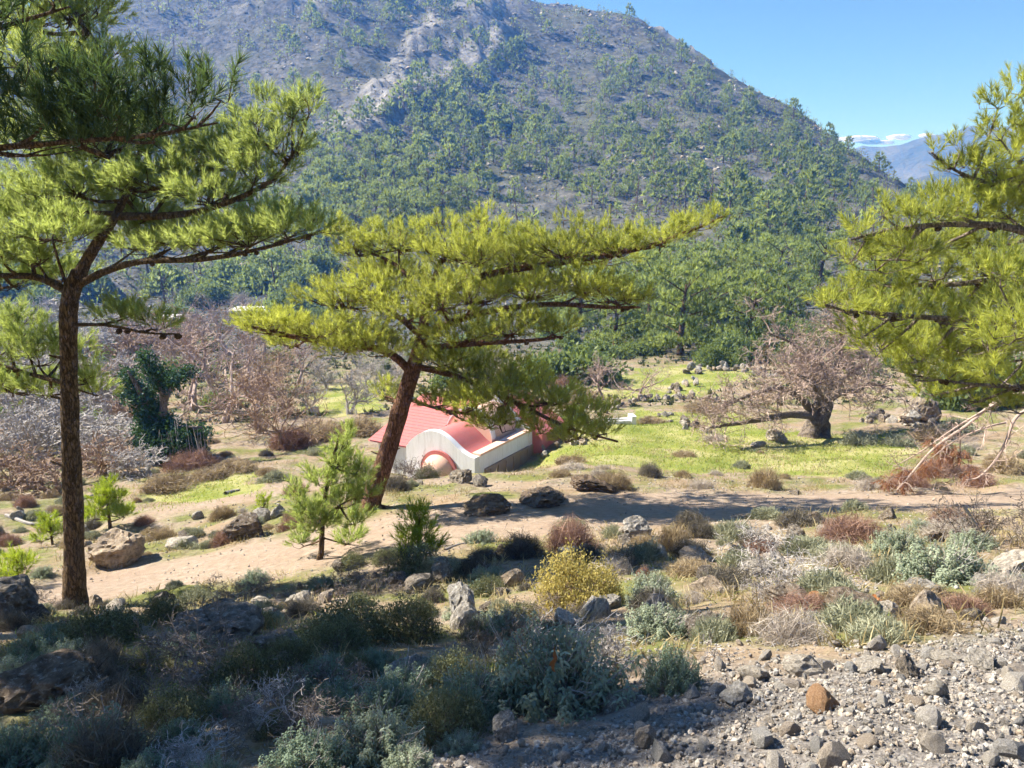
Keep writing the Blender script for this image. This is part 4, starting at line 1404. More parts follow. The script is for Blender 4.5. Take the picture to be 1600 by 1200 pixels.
def bare_trees():
    rng = np.random.default_rng(6)
    def put(nm, T, u, v, hpx, label, group=None, wide=1.0, H=4.4, names=("trunk", "branches")):
        p = ground(u, v)
        s = hpx * p[1] / FPX / H
        put_tree(nm, T, p, (s * wide, s * wide, s), rng.random() * 6.28, label, "bare tree", group, names)
    put("bare_tree", BT_PINK[0], 945, 632, 88, "bare pinkish tree with leaning pale trunk left of the rubble wall", wide=1.1)
    put("bare_tree", BT_PINK[1], 998, 622, 78, "bare pinkish tree with curved thin trunk right of the leaning one", wide=1.1)
    put("bare_tree", BT_WHITE[0], 485, 645, 64, "small dark bare tree on the green lawn left of the leaning pine", wide=1.1)
    put("bare_tree", BT_WHITE[1], 545, 648, 92, "taller bare pale tree on the green lawn behind the leaning trunk", wide=1.2)
    tang = ((300, 640, 190, 0), (345, 660, 170, 1), (400, 680, 150, 0), (275, 560, 100, 1), (360, 560, 110, 0), (420, 610, 110, 1), (440, 700, 120, 0), (455, 650, 110, 1), (330, 600, 120, 1), (385, 585, 100, 0), (250, 540, 80, 0), (410, 560, 80, 1), (315, 540, 80, 1), (465, 600, 80, 0), (230, 640, 110, 1))
    for (u, v, h, k), od in zip(tang, ordinals(tang)):
        put("bare_tree", (BT_BROWN if (u > 380 and v > 600) else BT_PINK)[k], u, v, h, "leafless twiggy tree in the tangle right of the ivy, " + od, "leafless trees tangled right of the ivy", 1.15)
    silv = ((285, 470, 34, 0), (310, 472, 30, 1), (365, 468, 30, 0), (385, 476, 40, 1), (600, 600, 60, 0), (640, 606, 60, 1), (575, 612, 60, 0), (510, 605, 60, 1), (450, 545, 50, 0), (500, 560, 50, 1), (560, 575, 50, 0), (620, 570, 50, 1), (700, 590, 50, 0), (760, 585, 46, 1))
    for (u, v, h, k), od in zip(silv, ordinals(silv)):
        put("bare_tree", BT_WHITE[k], u, v, h, "small silvery leafless tree across the valley floor, " + od, "silvery leafless trees across the valley floor", 1.2)
    dead = ((20, 520, 60), (70, 500, 60), (170, 540, 70), (30, 590, 80), (200, 575, 80), (20, 640, 90), (70, 660, 90), (170, 650, 80), (15, 700, 90), (65, 720, 90), (150, 700, 80), (200, 720, 80), (30, 755, 80), (80, 770, 80), (160, 745, 70), (225, 745, 60), (240, 700, 70), (-20, 720, 90), (200, 660, 60), (40, 540, 70), (130, 560, 60), (60, 610, 80), (180, 610, 70), (140, 640, 70), (100, 690, 80))
    for (u, v, h), od in zip(dead, ordinals(dead)):
        p = ground(u, v)
        s = h * p[1] / FPX / 2.0
        put_tree("dead_shrub", THICKET[int(rng.integers(3))], p, (s * 1.35, s * 1.35, s * rng.uniform(.7, 1.1)), rng.random() * 6.28, "tangle of dead whitish branches in the left thicket, " + od, "shrub", "dead whitish shrubs forming the left thicket", ("stems", "branches"))


bare_trees()


def big_bare_tree():
    """The old gnarled tree with a broad twiggy crown on the meadow."""
    rng = np.random.default_rng(8)
    Y = _gxy(1262, 684)[1]
    A = lambda u, v, d=0: at(u, v, Y + d)
    g = ground(1262, 684)
    root = empty("bare_tree", g, "old gnarled leafless tree with broad pinkish crown on the meadow", "bare tree")
    org = np.array(g)
    w = MB()
    w.add(*tube([g + [0, 0, -.3], A(1268, 672), A(1285, 648), A(1292, 622)], [.46, .32, .24, .19], 14, .6, 2, 8))
    w.add(*tube([g + [.35, -.1, -.3], A(1290, 678), A(1284, 650)], [.26, .2, .15], 10, .5, 4, 6))
    w.add(*tube([A(1266, 670), A(1270, 645), A(1282, 625)], [.19, .16, .13], 10, .4, 5, 6))
    w.obj("trunk", [BARK_GREY], root, org, True)
    limbs = [[(1292, 622), (1296, 595, .2), (1285, 570, .4), (1262, 555, .5), (1235, 535, .6), (1200, 520, .7)], [(1288, 630), (1310, 615, -.3), (1335, 610, -.5), (1365, 600, -.7), (1395, 610, -.8)], [(1296, 595, .2), (1310, 565, .5), (1316, 530, .6), (1300, 505, .7)],
             [(1268, 640), (1240, 615, -.8), (1205, 608, -1.2), (1160, 622, -1.5), (1125, 640, -1.8)], [(1272, 650), (1235, 648, -1.2), (1195, 655, -1.6), (1150, 662, -1.8), (1110, 668, -2.0)], [(1285, 630), (1270, 600, -1.2), (1245, 585, -1.8)], [(1290, 622), (1320, 590, 1.0), (1350, 570, 1.6)], [(1282, 628), (1250, 600, 1.2), (1215, 580, 1.8)]]
    for L in limbs:
        pts = np.array([A(*l) for l in L])
        b = MB()
        b.add(*tube(pts, np.linspace(.15, .04, len(pts)), 8, .35, 7, 6), 1, .5)
        D = spline(pts, 6)
        k = 22
        i = rng.integers(len(D) // 4, len(D) - 1, k)
        T = unit(D[np.minimum(i + 1, len(D) - 1)] - D[i - 1])
        dirs = unit(T * .6 + rng.normal(size=(k, 3)) * .8 + [0, 0, .2])
        rods(b, rng, grow(rng, D[i], dirs, rng.uniform(.7, 1.35, k), np.full(k, .026), 4, (4, 4, 3), .62, .7, .06, .3, 3, .0065))
        b.obj("branch", [TWIG_PINK, BARK_GREY], root, org)


big_bare_tree()


def ivy_tree():
    g = ground(250, 722)
    Y = g[1]
    A = lambda u, v, d=0: at(u, v, Y + d)
    rng = np.random.default_rng(9)
    root = empty("ivy_tree", g, "dead forked tree smothered in dark green ivy", "tree")
    org = np.array(g)
    w = MB()
    w.add(*tube([g + [0, 0, -.2], A(245, 680), A(232, 640), A(215, 605), A(200, 580)], [.22, .2, .16, .1, .05], 8, .2, 1, 6))
    w.add(*tube([A(245, 680), A(256, 630), A(245, 590), A(228, 555)], [.18, .14, .1, .05], 8, .2, 2, 6))
    w.add(*tube([A(256, 630), A(275, 595), A(298, 580)], [.1, .07, .04], 7, .2, 3, 6))
    w.add(*tube([A(250, 690), A(285, 670), A(315, 668)], [.12, .09, .05], 7, .2, 3, 6))
    w.obj("trunk", [BARK_GREY], root, org, True)
    cl = [leaf_cluster(rng, 14, .10, .24, .8) for _ in range(4)]
    for pads in ([(200, 590, 15, 16), (212, 612, 22, 22), (228, 638, 24, 24), (238, 660, 28, 22)], [(228, 560, 11, 12), (238, 578, 18, 16), (255, 600, 22, 22), (272, 592, 18, 10), (293, 582, 16, 8)], [(250, 672, 34, 22), (270, 690, 44, 24), (300, 680, 32, 18), (252, 705, 34, 20), (295, 700, 28, 16), (225, 690, 20, 22)]):
        f = MB()
        pp = [(A(u, v, rng.uniform(-.4, .4)), a * Y / FPX, b * Y / FPX, A(u, v + 10)) for u, v, a, b in pads]
        fill_pads(f, None, pp, rng, 130, cl, 1.0, .4)
        f.obj("ivy", [IVY], root, org)
    b = MB()
    for k in range(26):
        u = rng.uniform(245, 330)
        p0 = A(u, rng.uniform(705, 735), rng.uniform(-1.2, -.6))
        p1 = p0 + np.array([rng.normal() * .12, rng.normal() * .1, rng.uniform(.7, 1.5)])
        b.add(*segs([p0], [p1], np.array([.016]), np.array([.008]), 4), var=rng.random())
    b.obj("bare_stems", [TWIG_WHITE], root, org)


ivy_tree()

# ------------------------------------------------------------------ rocks
import bmesh


def ico(sub):
    bm = bmesh.new()
    bmesh.ops.create_icosphere(bm, subdivisions=sub, radius=1)
    V = np.array([v.co[:] for v in bm.verts])
    F = np.array([[v.index for v in f.verts] for f in bm.faces])
    bm.free()
    return V, F


ICO = {k: ico(k) for k in (1, 2, 3, 4)}


def rock_shape(seed, sub, cuts=11, pit=.10, stretch=None):
    rng = np.random.default_rng(seed)
    V, F = ICO[sub]
    V = V.copy()
    for k in range(cuts):
        n = unit(rng.normal(size=3))
        off = rng.uniform(.5, .86)
        d = V @ n - off
        V = V - np.maximum(d, 0)[:, None] * n * .96
    if pit:
        n = unit(V)
        V = V + n * (pit * fbm(V * 1.7 + seed * 3.1, 3, seed) + pit * .55 * fbm(V * 5.5 + seed, 3, seed + 1))[:, None]
        if sub >= 3:
            rid = np.abs(fbm(V * 3.2 + seed, 3, seed + 5))
            V = V - n * (pit * .8 * np.exp(-(rid / .07) ** 2))[:, None]
    if stretch is not None:
        V = V * stretch
    return V, F


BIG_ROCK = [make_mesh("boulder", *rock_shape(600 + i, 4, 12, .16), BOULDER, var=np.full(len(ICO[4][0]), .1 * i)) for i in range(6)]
PALE_ROCK = [make_mesh("rock", *rock_shape(620 + i, 4, 12, .15), STONE, var=np.full(len(ICO[4][0]), .1 * i)) for i in range(5)]
MID_ROCK = [make_mesh("rock", *rock_shape(640 + i, 3, 11, .13), STONE, var=np.full(len(ICO[3][0]), .1 * i)) for i in range(6)]
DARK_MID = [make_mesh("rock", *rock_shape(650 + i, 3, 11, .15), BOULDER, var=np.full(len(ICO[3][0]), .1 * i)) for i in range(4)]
BROWN = stone_material('brown_earthy_rock', (.045, .032, .022), (.13, .095, .068), (.27, .21, .155), 0.8, 0.2)
BROWN_ROCK = [make_mesh('boulder', *rock_shape(680 + i, 4, 9, .24), BROWN, var=np.full(len(ICO[4][0]), .5)) for i in range(3)]
OCHRE_ROCK = [make_mesh("stone", *rock_shape(660 + i, 3, 10, .10), OCHRE, var=np.full(len(ICO[3][0]), .4)) for i in range(2)]
STONES = [make_mesh("stone", *rock_shape(670 + i, 2, 10, .07), PEBBLE, var=np.full(len(ICO[2][0]), .13 * i)) for i in range(8)]

rrng = np.random.default_rng(12)


def put_rock(name, me, u, v, w, h, label, category="rock", sink=.22, rz=None, tilt=.15, deep=.8, group=None):
    g = _gxy(u, v)
    s = g[1] / FPX
    rx, rz_ = w * s * .5 * 1.12, h * s * .5 * 1.35
    y = g[1] + rx * deep * .6
    x = g[0] * y / g[1]
    z = height(x, y)[0]
    o = link(name, me, None, (x, y, z + rz_ * (1 - 2 * sink)), (rrng.normal() * tilt, rrng.normal() * tilt, rrng.random() * 6.28 if rz is None else rz), (rx, rx * deep, rz_))
    tag(o, label, category, group)
    return o


B, Pq, M_, D_, O_ = BIG_ROCK, PALE_ROCK, MID_ROCK, DARK_MID, OCHRE_ROCK
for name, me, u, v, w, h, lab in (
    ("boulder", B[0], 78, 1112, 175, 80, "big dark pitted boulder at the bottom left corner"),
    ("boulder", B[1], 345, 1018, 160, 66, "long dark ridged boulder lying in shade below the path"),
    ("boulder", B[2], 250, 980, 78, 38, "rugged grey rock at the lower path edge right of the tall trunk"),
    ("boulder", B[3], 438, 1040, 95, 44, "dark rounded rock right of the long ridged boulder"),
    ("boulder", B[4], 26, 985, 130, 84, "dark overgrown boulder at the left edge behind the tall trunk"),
    ("rock", Pq[0], 52, 1012, 44, 32, "small pale rock beside the overgrown boulder at left"),
    ("boulder", Pq[1], 190, 884, 86, 60, "large pale-topped boulder beyond the path near the tall trunk"),
    ("boulder", B[5], 380, 842, 80, 44, "brown triangular boulder on the bank beyond the path"),
    ("rock", M_[0], 280, 856, 58, 22, "flat pale rock on the bank left of the triangular boulder"),
    ("rock", D_[0], 294, 838, 44, 18, "small dark rock above the flat pale rock on the bank"),
    ("boulder", Pq[2], 720, 962, 66, 66, "tall pale rough rock left of the yellow bush"),
    ("rock", D_[1], 694, 912, 62, 34, "dark angular rock above the tall pale rock"),
    ("rock", D_[2], 655, 926, 60, 24, "low dark rock under the grey-green shrub near the path"),
    ("rock", D_[3], 618, 922, 42, 24, "small shaded rock right of the sapling foot"),
    ("boulder", BROWN_ROCK[0], 765, 806, 80, 24, "dark brown boulder on the far path edge right of the leaning trunk"),
    ("boulder", BROWN_ROCK[1], 848, 790, 100, 24, "wide dark brown boulder on the far path edge below the chapel"),
    ("rock", BROWN_ROCK[2], 925, 770, 70, 20, "low dark rock at the path edge left of the tan bush"),
    ("rock", B[2], 722, 757, 40, 26, "dark knobbly rock at the chapel corner"),
    ("rock", D_[1], 752, 760, 36, 18, "low dark rock against the chapel side wall"),
    ("boulder", Pq[3], 995, 846, 60, 36, "pale craggy rock just below the shaded path"),
    ("rock", M_[1], 1085, 884, 62, 30, "pale crumbly rock above the dark twig cushion"),
    ("rock", M_[2], 1105, 934, 58, 38, "pinkish pitted rock below the dark twig cushion"),
    ("boulder", B[4], 1240, 858, 44, 46, "dark standing rock like a stump below the right part of the path"),
    ("boulder", B[5], 1226, 952, 88, 42, "dark shaded boulder with a mossy foot in the stony slope"),
    ("boulder", B[0], 1325, 975, 120, 50, "long blue-grey boulder in shade above the gravel"),
    ("stone", O_[0], 1268, 956, 42, 32, "orange-stained rock wedged between the two dark boulders"),
    ("boulder", Pq[4], 1590, 925, 96, 72, "pale grey overhanging boulder at the right edge"),
    ("boulder", B[2], 1436, 660, 62, 46, "big grey boulder standing right of the old bare tree"),
    ("rock", Pq[0], 1212, 694, 46, 22, "white rock on the grass left of the old bare tree foot"),
    ("rock", M_[3], 1186, 700, 28, 12, "small white rock at the foot of the white rock on the grass"),
    ("rock", D_[2], 1352, 690, 34, 14, "dark rock in the grass right of the old bare tree"),
    ("rock", M_[4], 1022, 968, 56, 34, "cream rock with lichen right of the big silvery shrub"),
    ("rock", D_[3], 1050, 985, 50, 30, "bluish shaded rock beside the cream lichen rock"),
    ("rock", M_[5], 895, 872, 54, 16, "pale flat rock behind the yellow bush"),
    ("rock", Pq[1], 946, 955, 58, 28, "pinkish grey rock under the yellow bush"),
    ("rock", Pq[2], 640, 1075, 84, 56, "bluish smooth rock in the shaded shrubs at lower centre"),
    ("rock", Pq[3], 792, 1165, 50, 54, "pale narrow rock near the bottom left of the big silvery shrub"),
    ("rock", M_[0], 1150, 1098, 74, 32, "flat white rock at the top edge of the gravel"),
    ("stone", O_[1], 1284, 1108, 66, 34, "orange-brown block lying on the gravel"),
    ("stone", D_[0], 1416, 1058, 52, 40, "rounded brown stone leaning on the gravel at right"),
    ("rock", M_[1], 1362, 1052, 60, 26, "pale grey flat stone beside the rounded brown stone"),
    ("rock", M_[2], 1256, 1052, 70, 34, "grey-blue rock at the upper edge of the gravel"),
    ("rock", M_[3], 1180, 1062, 60, 30, "low bluish rock left of the grey-blue gravel rock"),
    ("rock", M_[4], 1462, 1092, 40, 34, "round cream-white stone on the right gravel"),
    ("rock", M_[5], 1010, 1168, 44, 40, "grey slab standing in the gravel at bottom centre"),
    ("rock", M_[0], 1445, 1165, 46, 40, "round blue-grey stone at the bottom right"),
    ("rock", Pq[4], 1530, 1050, 60, 30, "pale slab on the gravel near the right edge"),
    ("rock", M_[3], 1480, 1040, 54, 20, "flat pale-blue stone behind the pale slab at right"),
):
    put_rock(name, me, u, v, w, h, lab, "boulder" if name == "boulder" else name)


def rubble():
    """Tumbled drystone walls round the meadow."""
    rng = np.random.default_rng(31)
    def wall(pix, n, smin, smax, label, high=1):
        pts = np.array([_gxy(u, v)[:2] for u, v in pix])
        c = pts.mean(0)
        root = empty("rubble_wall", on(*c), label, "stone wall")
        org = np.array(root.location)
        D = spline(pts, 12)
        for k in range(n):
            f = rng.random() * (len(D) - 1)
            i = int(f)
            p = D[i] + (D[i + 1] - D[i]) * (f - i) + rng.normal(size=2) * .28
            s = rng.uniform(smin, smax)
            z = height(p[0], p[1])[0] + s * .25 + (rng.random() < .35) * high * s * .8
            link("stone", (MID_ROCK + DARK_MID)[int(rng.integers(9))], root, np.array([p[0], p[1], z]) - org, rng.random(3) * 3, (s, s * rng.uniform(.6, 1), s * rng.uniform(.5, .8)))
    wall([(932, 650), (960, 634), (1000, 627), (1040, 622), (1090, 624), (1130, 628)], 60, .09, .26, "tumbled dry stone wall across the meadow below the two pink trees")
    wall([(1030, 650), (1060, 660), (1090, 672), (1105, 682)], 26, .10, .24, "low line of stones running down the meadow")
    wall([(1075, 585), (1120, 578), (1170, 582), (1210, 590)], 36, .16, .40, "dark stone wall at the far end of the meadow")
    wall([(1040, 612), (1060, 608), (1085, 602)], 14, .16, .34, "heap of grey boulders above the tumbled meadow wall")
    wall([(1330, 660), (1380, 655), (1420, 668), (1470, 672)], 26, .12, .34, "scattered pale stones around the big grey meadow boulder")
    wall([(860, 712), (885, 700), (915, 692)], 14, .1, .26, "row of pale stones right of the chapel wall")


rubble()


def scatter_rocks():
    rng = np.random.default_rng(32)
    n = 0
    while n < 90:
        u, v = rng.uniform(0, 1600), rng.uniform(755, 1000)
        g = _gxy(u, v)
        if min(poly_dist(g[0], g[1], PATH), poly_dist(g[0], g[1], SIDE) + .2) < 1.15 or g[1] < 4.5:
            continue
        s = rng.uniform(.05, .17) * (1 + .04 * g[1])
        me = (MID_ROCK + DARK_MID)[int(rng.integers(10))]
        z = height(g[0], g[1])[0]
        o = link("rock", me, None, (g[0], g[1], z + s * .15), rng.random(3) * 3, (s, s * rng.uniform(.6, 1), s * rng.uniform(.5, .8)))
        zone = ("beyond the path" if v < 800 + (u < 600) * 60 else "below the path")
        tag(o, "small grey limestone rock half buried in the slope " + zone, "rock", "small rocks scattered " + zone)
        n += 1


scatter_rocks()


def gravel():
    rng = np.random.default_rng(33)
    # candidate spots on the bank
    N = 60000
    x = rng.uniform(-2.2, 4.8, N)
    y = rng.uniform(1.6, 6.8, N)
    gz = np.maximum(gravel_zone(x, y), .10 * smooth(-.6, .6, x + .3) * (1 - smooth(5.4, 6.6, y)))
    ok = rng.random(N) < gz
    x, y = x[ok], y[ok]
    z = height(x, y)
    u, v = uv_of(x, y, z)
    inn = (u > -30) & (u < 1640) & (v < 1230)
    x, y, z, u, v = x[inn], y[inn], z[inn], u[inn], v[inn]
    taken = []
    k = 0
    for i in range(len(x)):
        if k >= 285:
            break
        s = .016 + .075 * rng.random() ** 2.5
        if all((x[i] - a) ** 2 + (y[i] - b) ** 2 > (.9 * (s + c)) ** 2 for a, b, c in taken):
            taken.append((x[i], y[i], s))
            me = STONES[int(rng.integers(8))]
            o = link("stone", me, None, (x[i], y[i], z[i] + s * .18), rng.random(3) * 6.28, (s, s * rng.uniform(.65, 1), s * rng.uniform(.5, .85)))
            tag(o, "loose pale stone lying on the gravel bank at the lower right", "stone", "loose stones on the gravel bank")
            k += 1
    j = np.arange(k * 30, len(x)) if len(x) > k * 30 else np.arange(len(x))
    rng.shuffle(j)
    mb = MB()
    for count, sub, s0, s1 in ((2600, 1, .008, .024), (11000, 0, .003, .011)):
        idx = rng.integers(0, len(x), count)
        s = rng.uniform(s0, s1, count)
        if sub:
            T, F = rock_shape(690, 1, 8, .05)
        else:
            T = np.array([[1, 0, 0], [0, 1, 0], [-1, 0, 0], [0, -1, 0], [0, 0, .8], [0, 0, -.6]]); F = np.array([[0, 1, 4], [1, 2, 4], [2, 3, 4], [3, 0, 4], [1, 0, 5], [2, 1, 5], [3, 2, 5], [0, 3, 5]])
        M = basis(rng.normal(size=(count, 3)), rng.random(count) * 6.28, s) * rng.uniform(.6, 1.2, (count, 1, 3))
        V, FF = stamp(T, F, M, np.stack([x[idx] + rng.normal(size=count) * .02, y[idx] + rng.normal(size=count) * .02, z[idx] + s * .12], -1))
        mb.add(V, FF, 0, np.repeat(rng.random(count), len(T)))
    # grit on the slope and the path
    N = 9000
    xs = rng.uniform(-9, 9, N)
    ys = 3 * (6.5 ** rng.random(N))
    zs = height(xs, ys)
    s = rng.uniform(.006, .022, N) * (.6 + ys * .07)
    T = np.array([[1, 0, 0], [0, 1, 0], [-1, 0, 0], [0, -1, 0], [0, 0, .8], [0, 0, -.6]]); F = np.array([[0, 1, 4], [1, 2, 4], [2, 3, 4], [3, 0, 4], [1, 0, 5], [2, 1, 5], [3, 2, 5], [0, 3, 5]])
    pth = poly_dist(xs, ys, PATH) < 1
    keep = ~pth | (rng.random(N) < .4)
    M = basis(rng.normal(size=(N, 3)), rng.random(N) * 6.28, s) * rng.uniform(.6, 1.2, (N, 1, 3))
    V, FF = stamp(T, F, M[keep], np.stack([xs, ys, zs + s * .2], -1)[keep])
    mb.add(V, FF, 0, np.repeat(rng.random(keep.sum()), 6))
    o = mb.obj("gravel", [PEBBLE])
    tag(o, "fine gravel and grit covering the bank and slope", "gravel", None, "stuff")


gravel()

# ------------------------------------------------------------------ shrubs
def cushion(seed, mat, n=1500, L=.34, w=.022, rz=.62, twig=None):
    """A thorny cushion of radius 1: twigs fan out from the root and end in a dense dome of tips."""
    rng = np.random.default_rng(seed)
    q = unit(rng.normal(size=(n, 3)))
    q[:, 2] = np.abs(q[:, 2])
    rad = rng.uniform(.55, 1.0, n) * (1 + .35 * fbm(q * 2.2 + seed, 3, seed))
    tip = q * rad[:, None] * [1, 1, rz]
    d = unit(q * [1, 1, .8] + [0, 0, .35] + rng.normal(size=(n, 3)) * .3)
    f = MB()
    var = np.clip(.5 + .6 * fbm(tip * 2.5 + seed, 2, 4) + rng.normal(size=n) * .2, 0, 1)
    for rep in range(2):
        dd = unit(d + rng.normal(size=(n, 3)) * .35)
        s = unit(np.cross(dd, rng.normal(size=(n, 3)))) * (w * rng.uniform(.6, 1.3, n))[:, None]
        b = tip - dd * (L * rng.uniform(.6, 1.1, n))[:, None]
        V = np.stack([b - s * .5, b + s * .5, tip + dd * .06], 1).reshape(-1, 3)
        f.add(V, np.arange(3 * n).reshape(-1, 3), 0, np.repeat(var, 3))
    k = 70
    e = tip[rng.integers(0, n, k)] * .8
    f.add(*segs(np.tile([[0, 0, -.08]], (k, 1)) + rng.normal(size=(k, 3)) * [.08, .08, 0], e, np.full(k, .022), np.full(k, .009), 3), 0, .1)
    return f.mesh("cushion_shrub", [mat])


C_TAN = leaf_mat("cushion_tan", (.22, .16, .09), (.50, .40, .25), None, .25, .3, .9)
C_RED = leaf_mat("cushion_russet", (.17, .095, .065), (.42, .27, .20), None, .25, .3, .9)
C_DARK = leaf_mat("cushion_dark", (.07, .062, .05), (.22, .195, .15), None, .2, .3, .9)
C_GREY = leaf_mat("cushion_grey_green", (.18, .19, .115), (.44, .44, .30), None, .25, .3, .9)
C_PALE = leaf_mat("cushion_pale_twigs", (.33, .28, .23), (.62, .55, .47), None, .2, .3, .9)
C_YELLOW = leaf_mat("yellow_bush_leaves", (.24, .20, .055), (.52, .43, .14), (.62, .52, .16), .35, .1, .8)
C_OLIVE = leaf_mat("olive_bush_leaves", (.08, .092, .045), (.25, .255, .125), None, .3, .2, .8)
SAGE = leaf_mat("silver_sage_leaves", (.13, .165, .11), (.38, .42, .29), (.38, .44, .24), .3, .2, .9)
SAGE_SHADE = leaf_mat("shaded_sage_leaves", (.085, .13, .09), (.25, .31, .21), (.28, .38, .2), .3, .25, .9)  # darker teal copy of the sage, with the shade put into its colour
GRASS_DRY = leaf_mat("dry_grass", (.26, .20, .09), (.55, .46, .26), None, .4, .2, .9)
GRASS_GREEN = leaf_mat("green_grass", (.13, .19, .03), (.37, .40, .11), (.46, .52, .11), .45, 0, .8)

CUSH = {"tan": [cushion(700, C_TAN), cushion(701, C_TAN)], "red": [cushion(702, C_RED, 1700, .5, .016, .75), cushion(703, C_RED, 1700, .45, .016, .7)], "dark": [cushion(704, C_DARK, 1700, .4, .02), cushion(705, C_DARK, 1500, .4, .018, .7)],
        "grey": [cushion(706, C_GREY, 1600, .26, .035), cushion(707, C_GREY, 1600, .26, .035)], "pale": [cushion(708, C_PALE, 1100, .6, .014, .7), cushion(709, C_PALE, 1100, .6, .014, .6)]}


def rosette(rng, n=13):
    """Felted sage leaves arching out and drooping from a stem tip."""
    a = np.arange(n) * 2.4 + rng.random() * 6
    r = np.stack([np.cos(a), np.sin(a), np.zeros(n)], -1)
    t = np.stack([-np.sin(a), np.cos(a), np.zeros(n)], -1)
    L = rng.uniform(.038, .066, n)[:, None]
    w = .017 * rng.uniform(.8, 1.2, n)[:, None]
    h = (np.linspace(.02, -.08, n))[:, None] * np.array([0, 0, 1.0])
    lift = rng.uniform(.15, .7, n)[:, None] * (1.2 - np.arange(n)[:, None] / n)
    p0 = h
    p1 = h + r * L * .45 + np.array([0, 0, 1.0]) * L * lift * .5
    p2 = h + r * L * .85 + np.array([0, 0, 1.0]) * L * (lift * .35 - .15)
    p3 = h + r * L * 1.0 + np.array([0, 0, 1.0]) * L * (lift * .1 - .55)
    V = np.stack([p0, p1 - t * w * .5, p1 + t * w * .5, p2 - t * w * .45, p2 + t * w * .45, p3], 1).reshape(-1, 3)
    F = np.array([[0, 1, 2], [1, 3, 2], [2, 3, 4], [3, 5, 4]])
    F = (F[None] + (np.arange(n) * 6)[:, None, None]).reshape(-1, 3)
    return V, F


def sage(seed, mat, n=250, R=.62, H=.55, up=.9):
    """Phlomis-like shrub about 1.2 m across; true size."""
    rng = np.random.default_rng(seed)
    ro = [rosette(rng) for _ in range(5)]
    q = unit(rng.normal(size=(n, 3)))
    q[:, 2] = np.abs(q[:, 2]) * .95 + .05
    rad = rng.uniform(.55, 1.05, n) * (1 + .25 * fbm(q * 2 + seed, 2, seed))
    tip = q * rad[:, None] * [R, R, H]
    d = unit(q * .6 + [0, 0, up] + rng.normal(size=(n, 3)) * .2)
    st, lf = MB(), MB()
    base = np.stack([rng.normal(size=n) * .07, rng.normal(size=n) * .07, np.full(n, -.06)], -1)
    mid = base + (tip - base) * .5 + np.array([0, 0, -.04]) + rng.normal(size=(n, 3)) * .03
    st.add(*segs(base, mid, np.full(n, .008), np.full(n, .006), 3), var=rng.random())
    st.add(*segs(mid, tip, np.full(n, .006), np.full(n, .004), 3), var=rng.random())
    M = basis(d, rng.random(n) * 6.28, rng.uniform(.8, 1.35, n))
    var = np.clip(rng.normal(.5, .25, n), 0, 1)
    for lower in (0, 1):
        P = tip if not lower else tip + (mid - tip) * .35
        pick = rng.integers(0, 5, n)
        for i, (T, F) in enumerate(ro):
            w = pick == i
            V, FF = stamp(T, F, M[w] * (.8 if lower else 1), P[w])
            lf.add(V, FF, 0, np.repeat(var[w], len(T)))
    k = 40
    q = unit(rng.normal(size=(k, 3)) + [0, 0, .7])
    S = grow(rng, np.zeros((k, 3)), q, rng.uniform(.5, .85, k) * R * 1.15, np.full(k, .006), 2, (3,), .5, .5, .05, .15, 3, .0028)
    rods(st, rng, S)
    return st.mesh("stems", [TWIG_WHITE]), lf.mesh("leaves", [mat])


SAGES = {"silver": [sage(720, SAGE), sage(721, SAGE, 220)], "shade_teal": [sage(722, SAGE_SHADE), sage(723, SAGE_SHADE, 220)]}
YELLOW_BUSH = dome_bush(730, 1500, .055, 1, .8, mat=C_YELLOW, stem=TWIG_BROWN, lumps=.45)
OLIVE_BUSH = [dome_bush(731 + i, 1100, .055, 1, .72, mat=C_OLIVE, stem=TWIG_DARK, lumps=.5) for i in range(2)]
TWIG_SHRUB = [bare_tree(740 + i, 1.0, TWIG_DARK, .014, 5, (5, 5, 4, 2), 1.0, 6, .02, .0035) for i in range(2)]
PALE_SHRUB = [bare_tree(744 + i, 1.0, TWIG_WHITE, .014, 5, (5, 5, 4, 2), 1.0, 6, .0, .0035) for i in range(2)]
srng = np.random.default_rng(15)
TAKEN = []


def put_shrub(kind, u, v, w, h, label, group=None):
    g = ground(u, v)
    s = g[1] / FPX
    rx, hz = w * s * .5, h * s
    y = g[1] + rx * .5
    x = g[0] * y / g[1]
    p = on(x, y, .02)
    TAKEN.append((x, y, rx))
    rz = srng.random() * 6.28
    k = int(srng.integers(2))
    if kind in CUSH:
        o = link("cushion_shrub", CUSH[kind][k], None, p, (0, 0, rz), (rx * .95, rx * .9, hz / .75))
        tag(o, label, "shrub", group)
    elif kind in SAGES:
        o = put_tree("sage_shrub", SAGES[kind][k], p, (rx / .66, rx / .66, hz / .7), rz, label, "shrub", group, ("stems", "leaves"))
    elif kind == "yellow":
        o = put_tree("yellow_bush", YELLOW_BUSH, p, (rx * .95, rx * .95, hz / .85), rz, label, "bush", group, ("stems", "leaves"))
    elif kind == "olive":
        o = put_tree("olive_bush", OLIVE_BUSH[k], p, (rx * .95, rx * .95, hz / .8), rz, label, "bush", group, ("stems", "leaves"))
    elif kind == "twig":
        o = put_tree("twig_shrub", TWIG_SHRUB[k], p, (rx / .62, rx / .62, hz / .85), rz, label, "shrub", group, ("stems", "twigs"))
    elif kind == "paletwig":
        o = put_tree("twig_shrub", PALE_SHRUB[k], p, (rx / .62, rx / .62, hz / .85), rz, label, "shrub", group, ("stems", "twigs"))
    return o


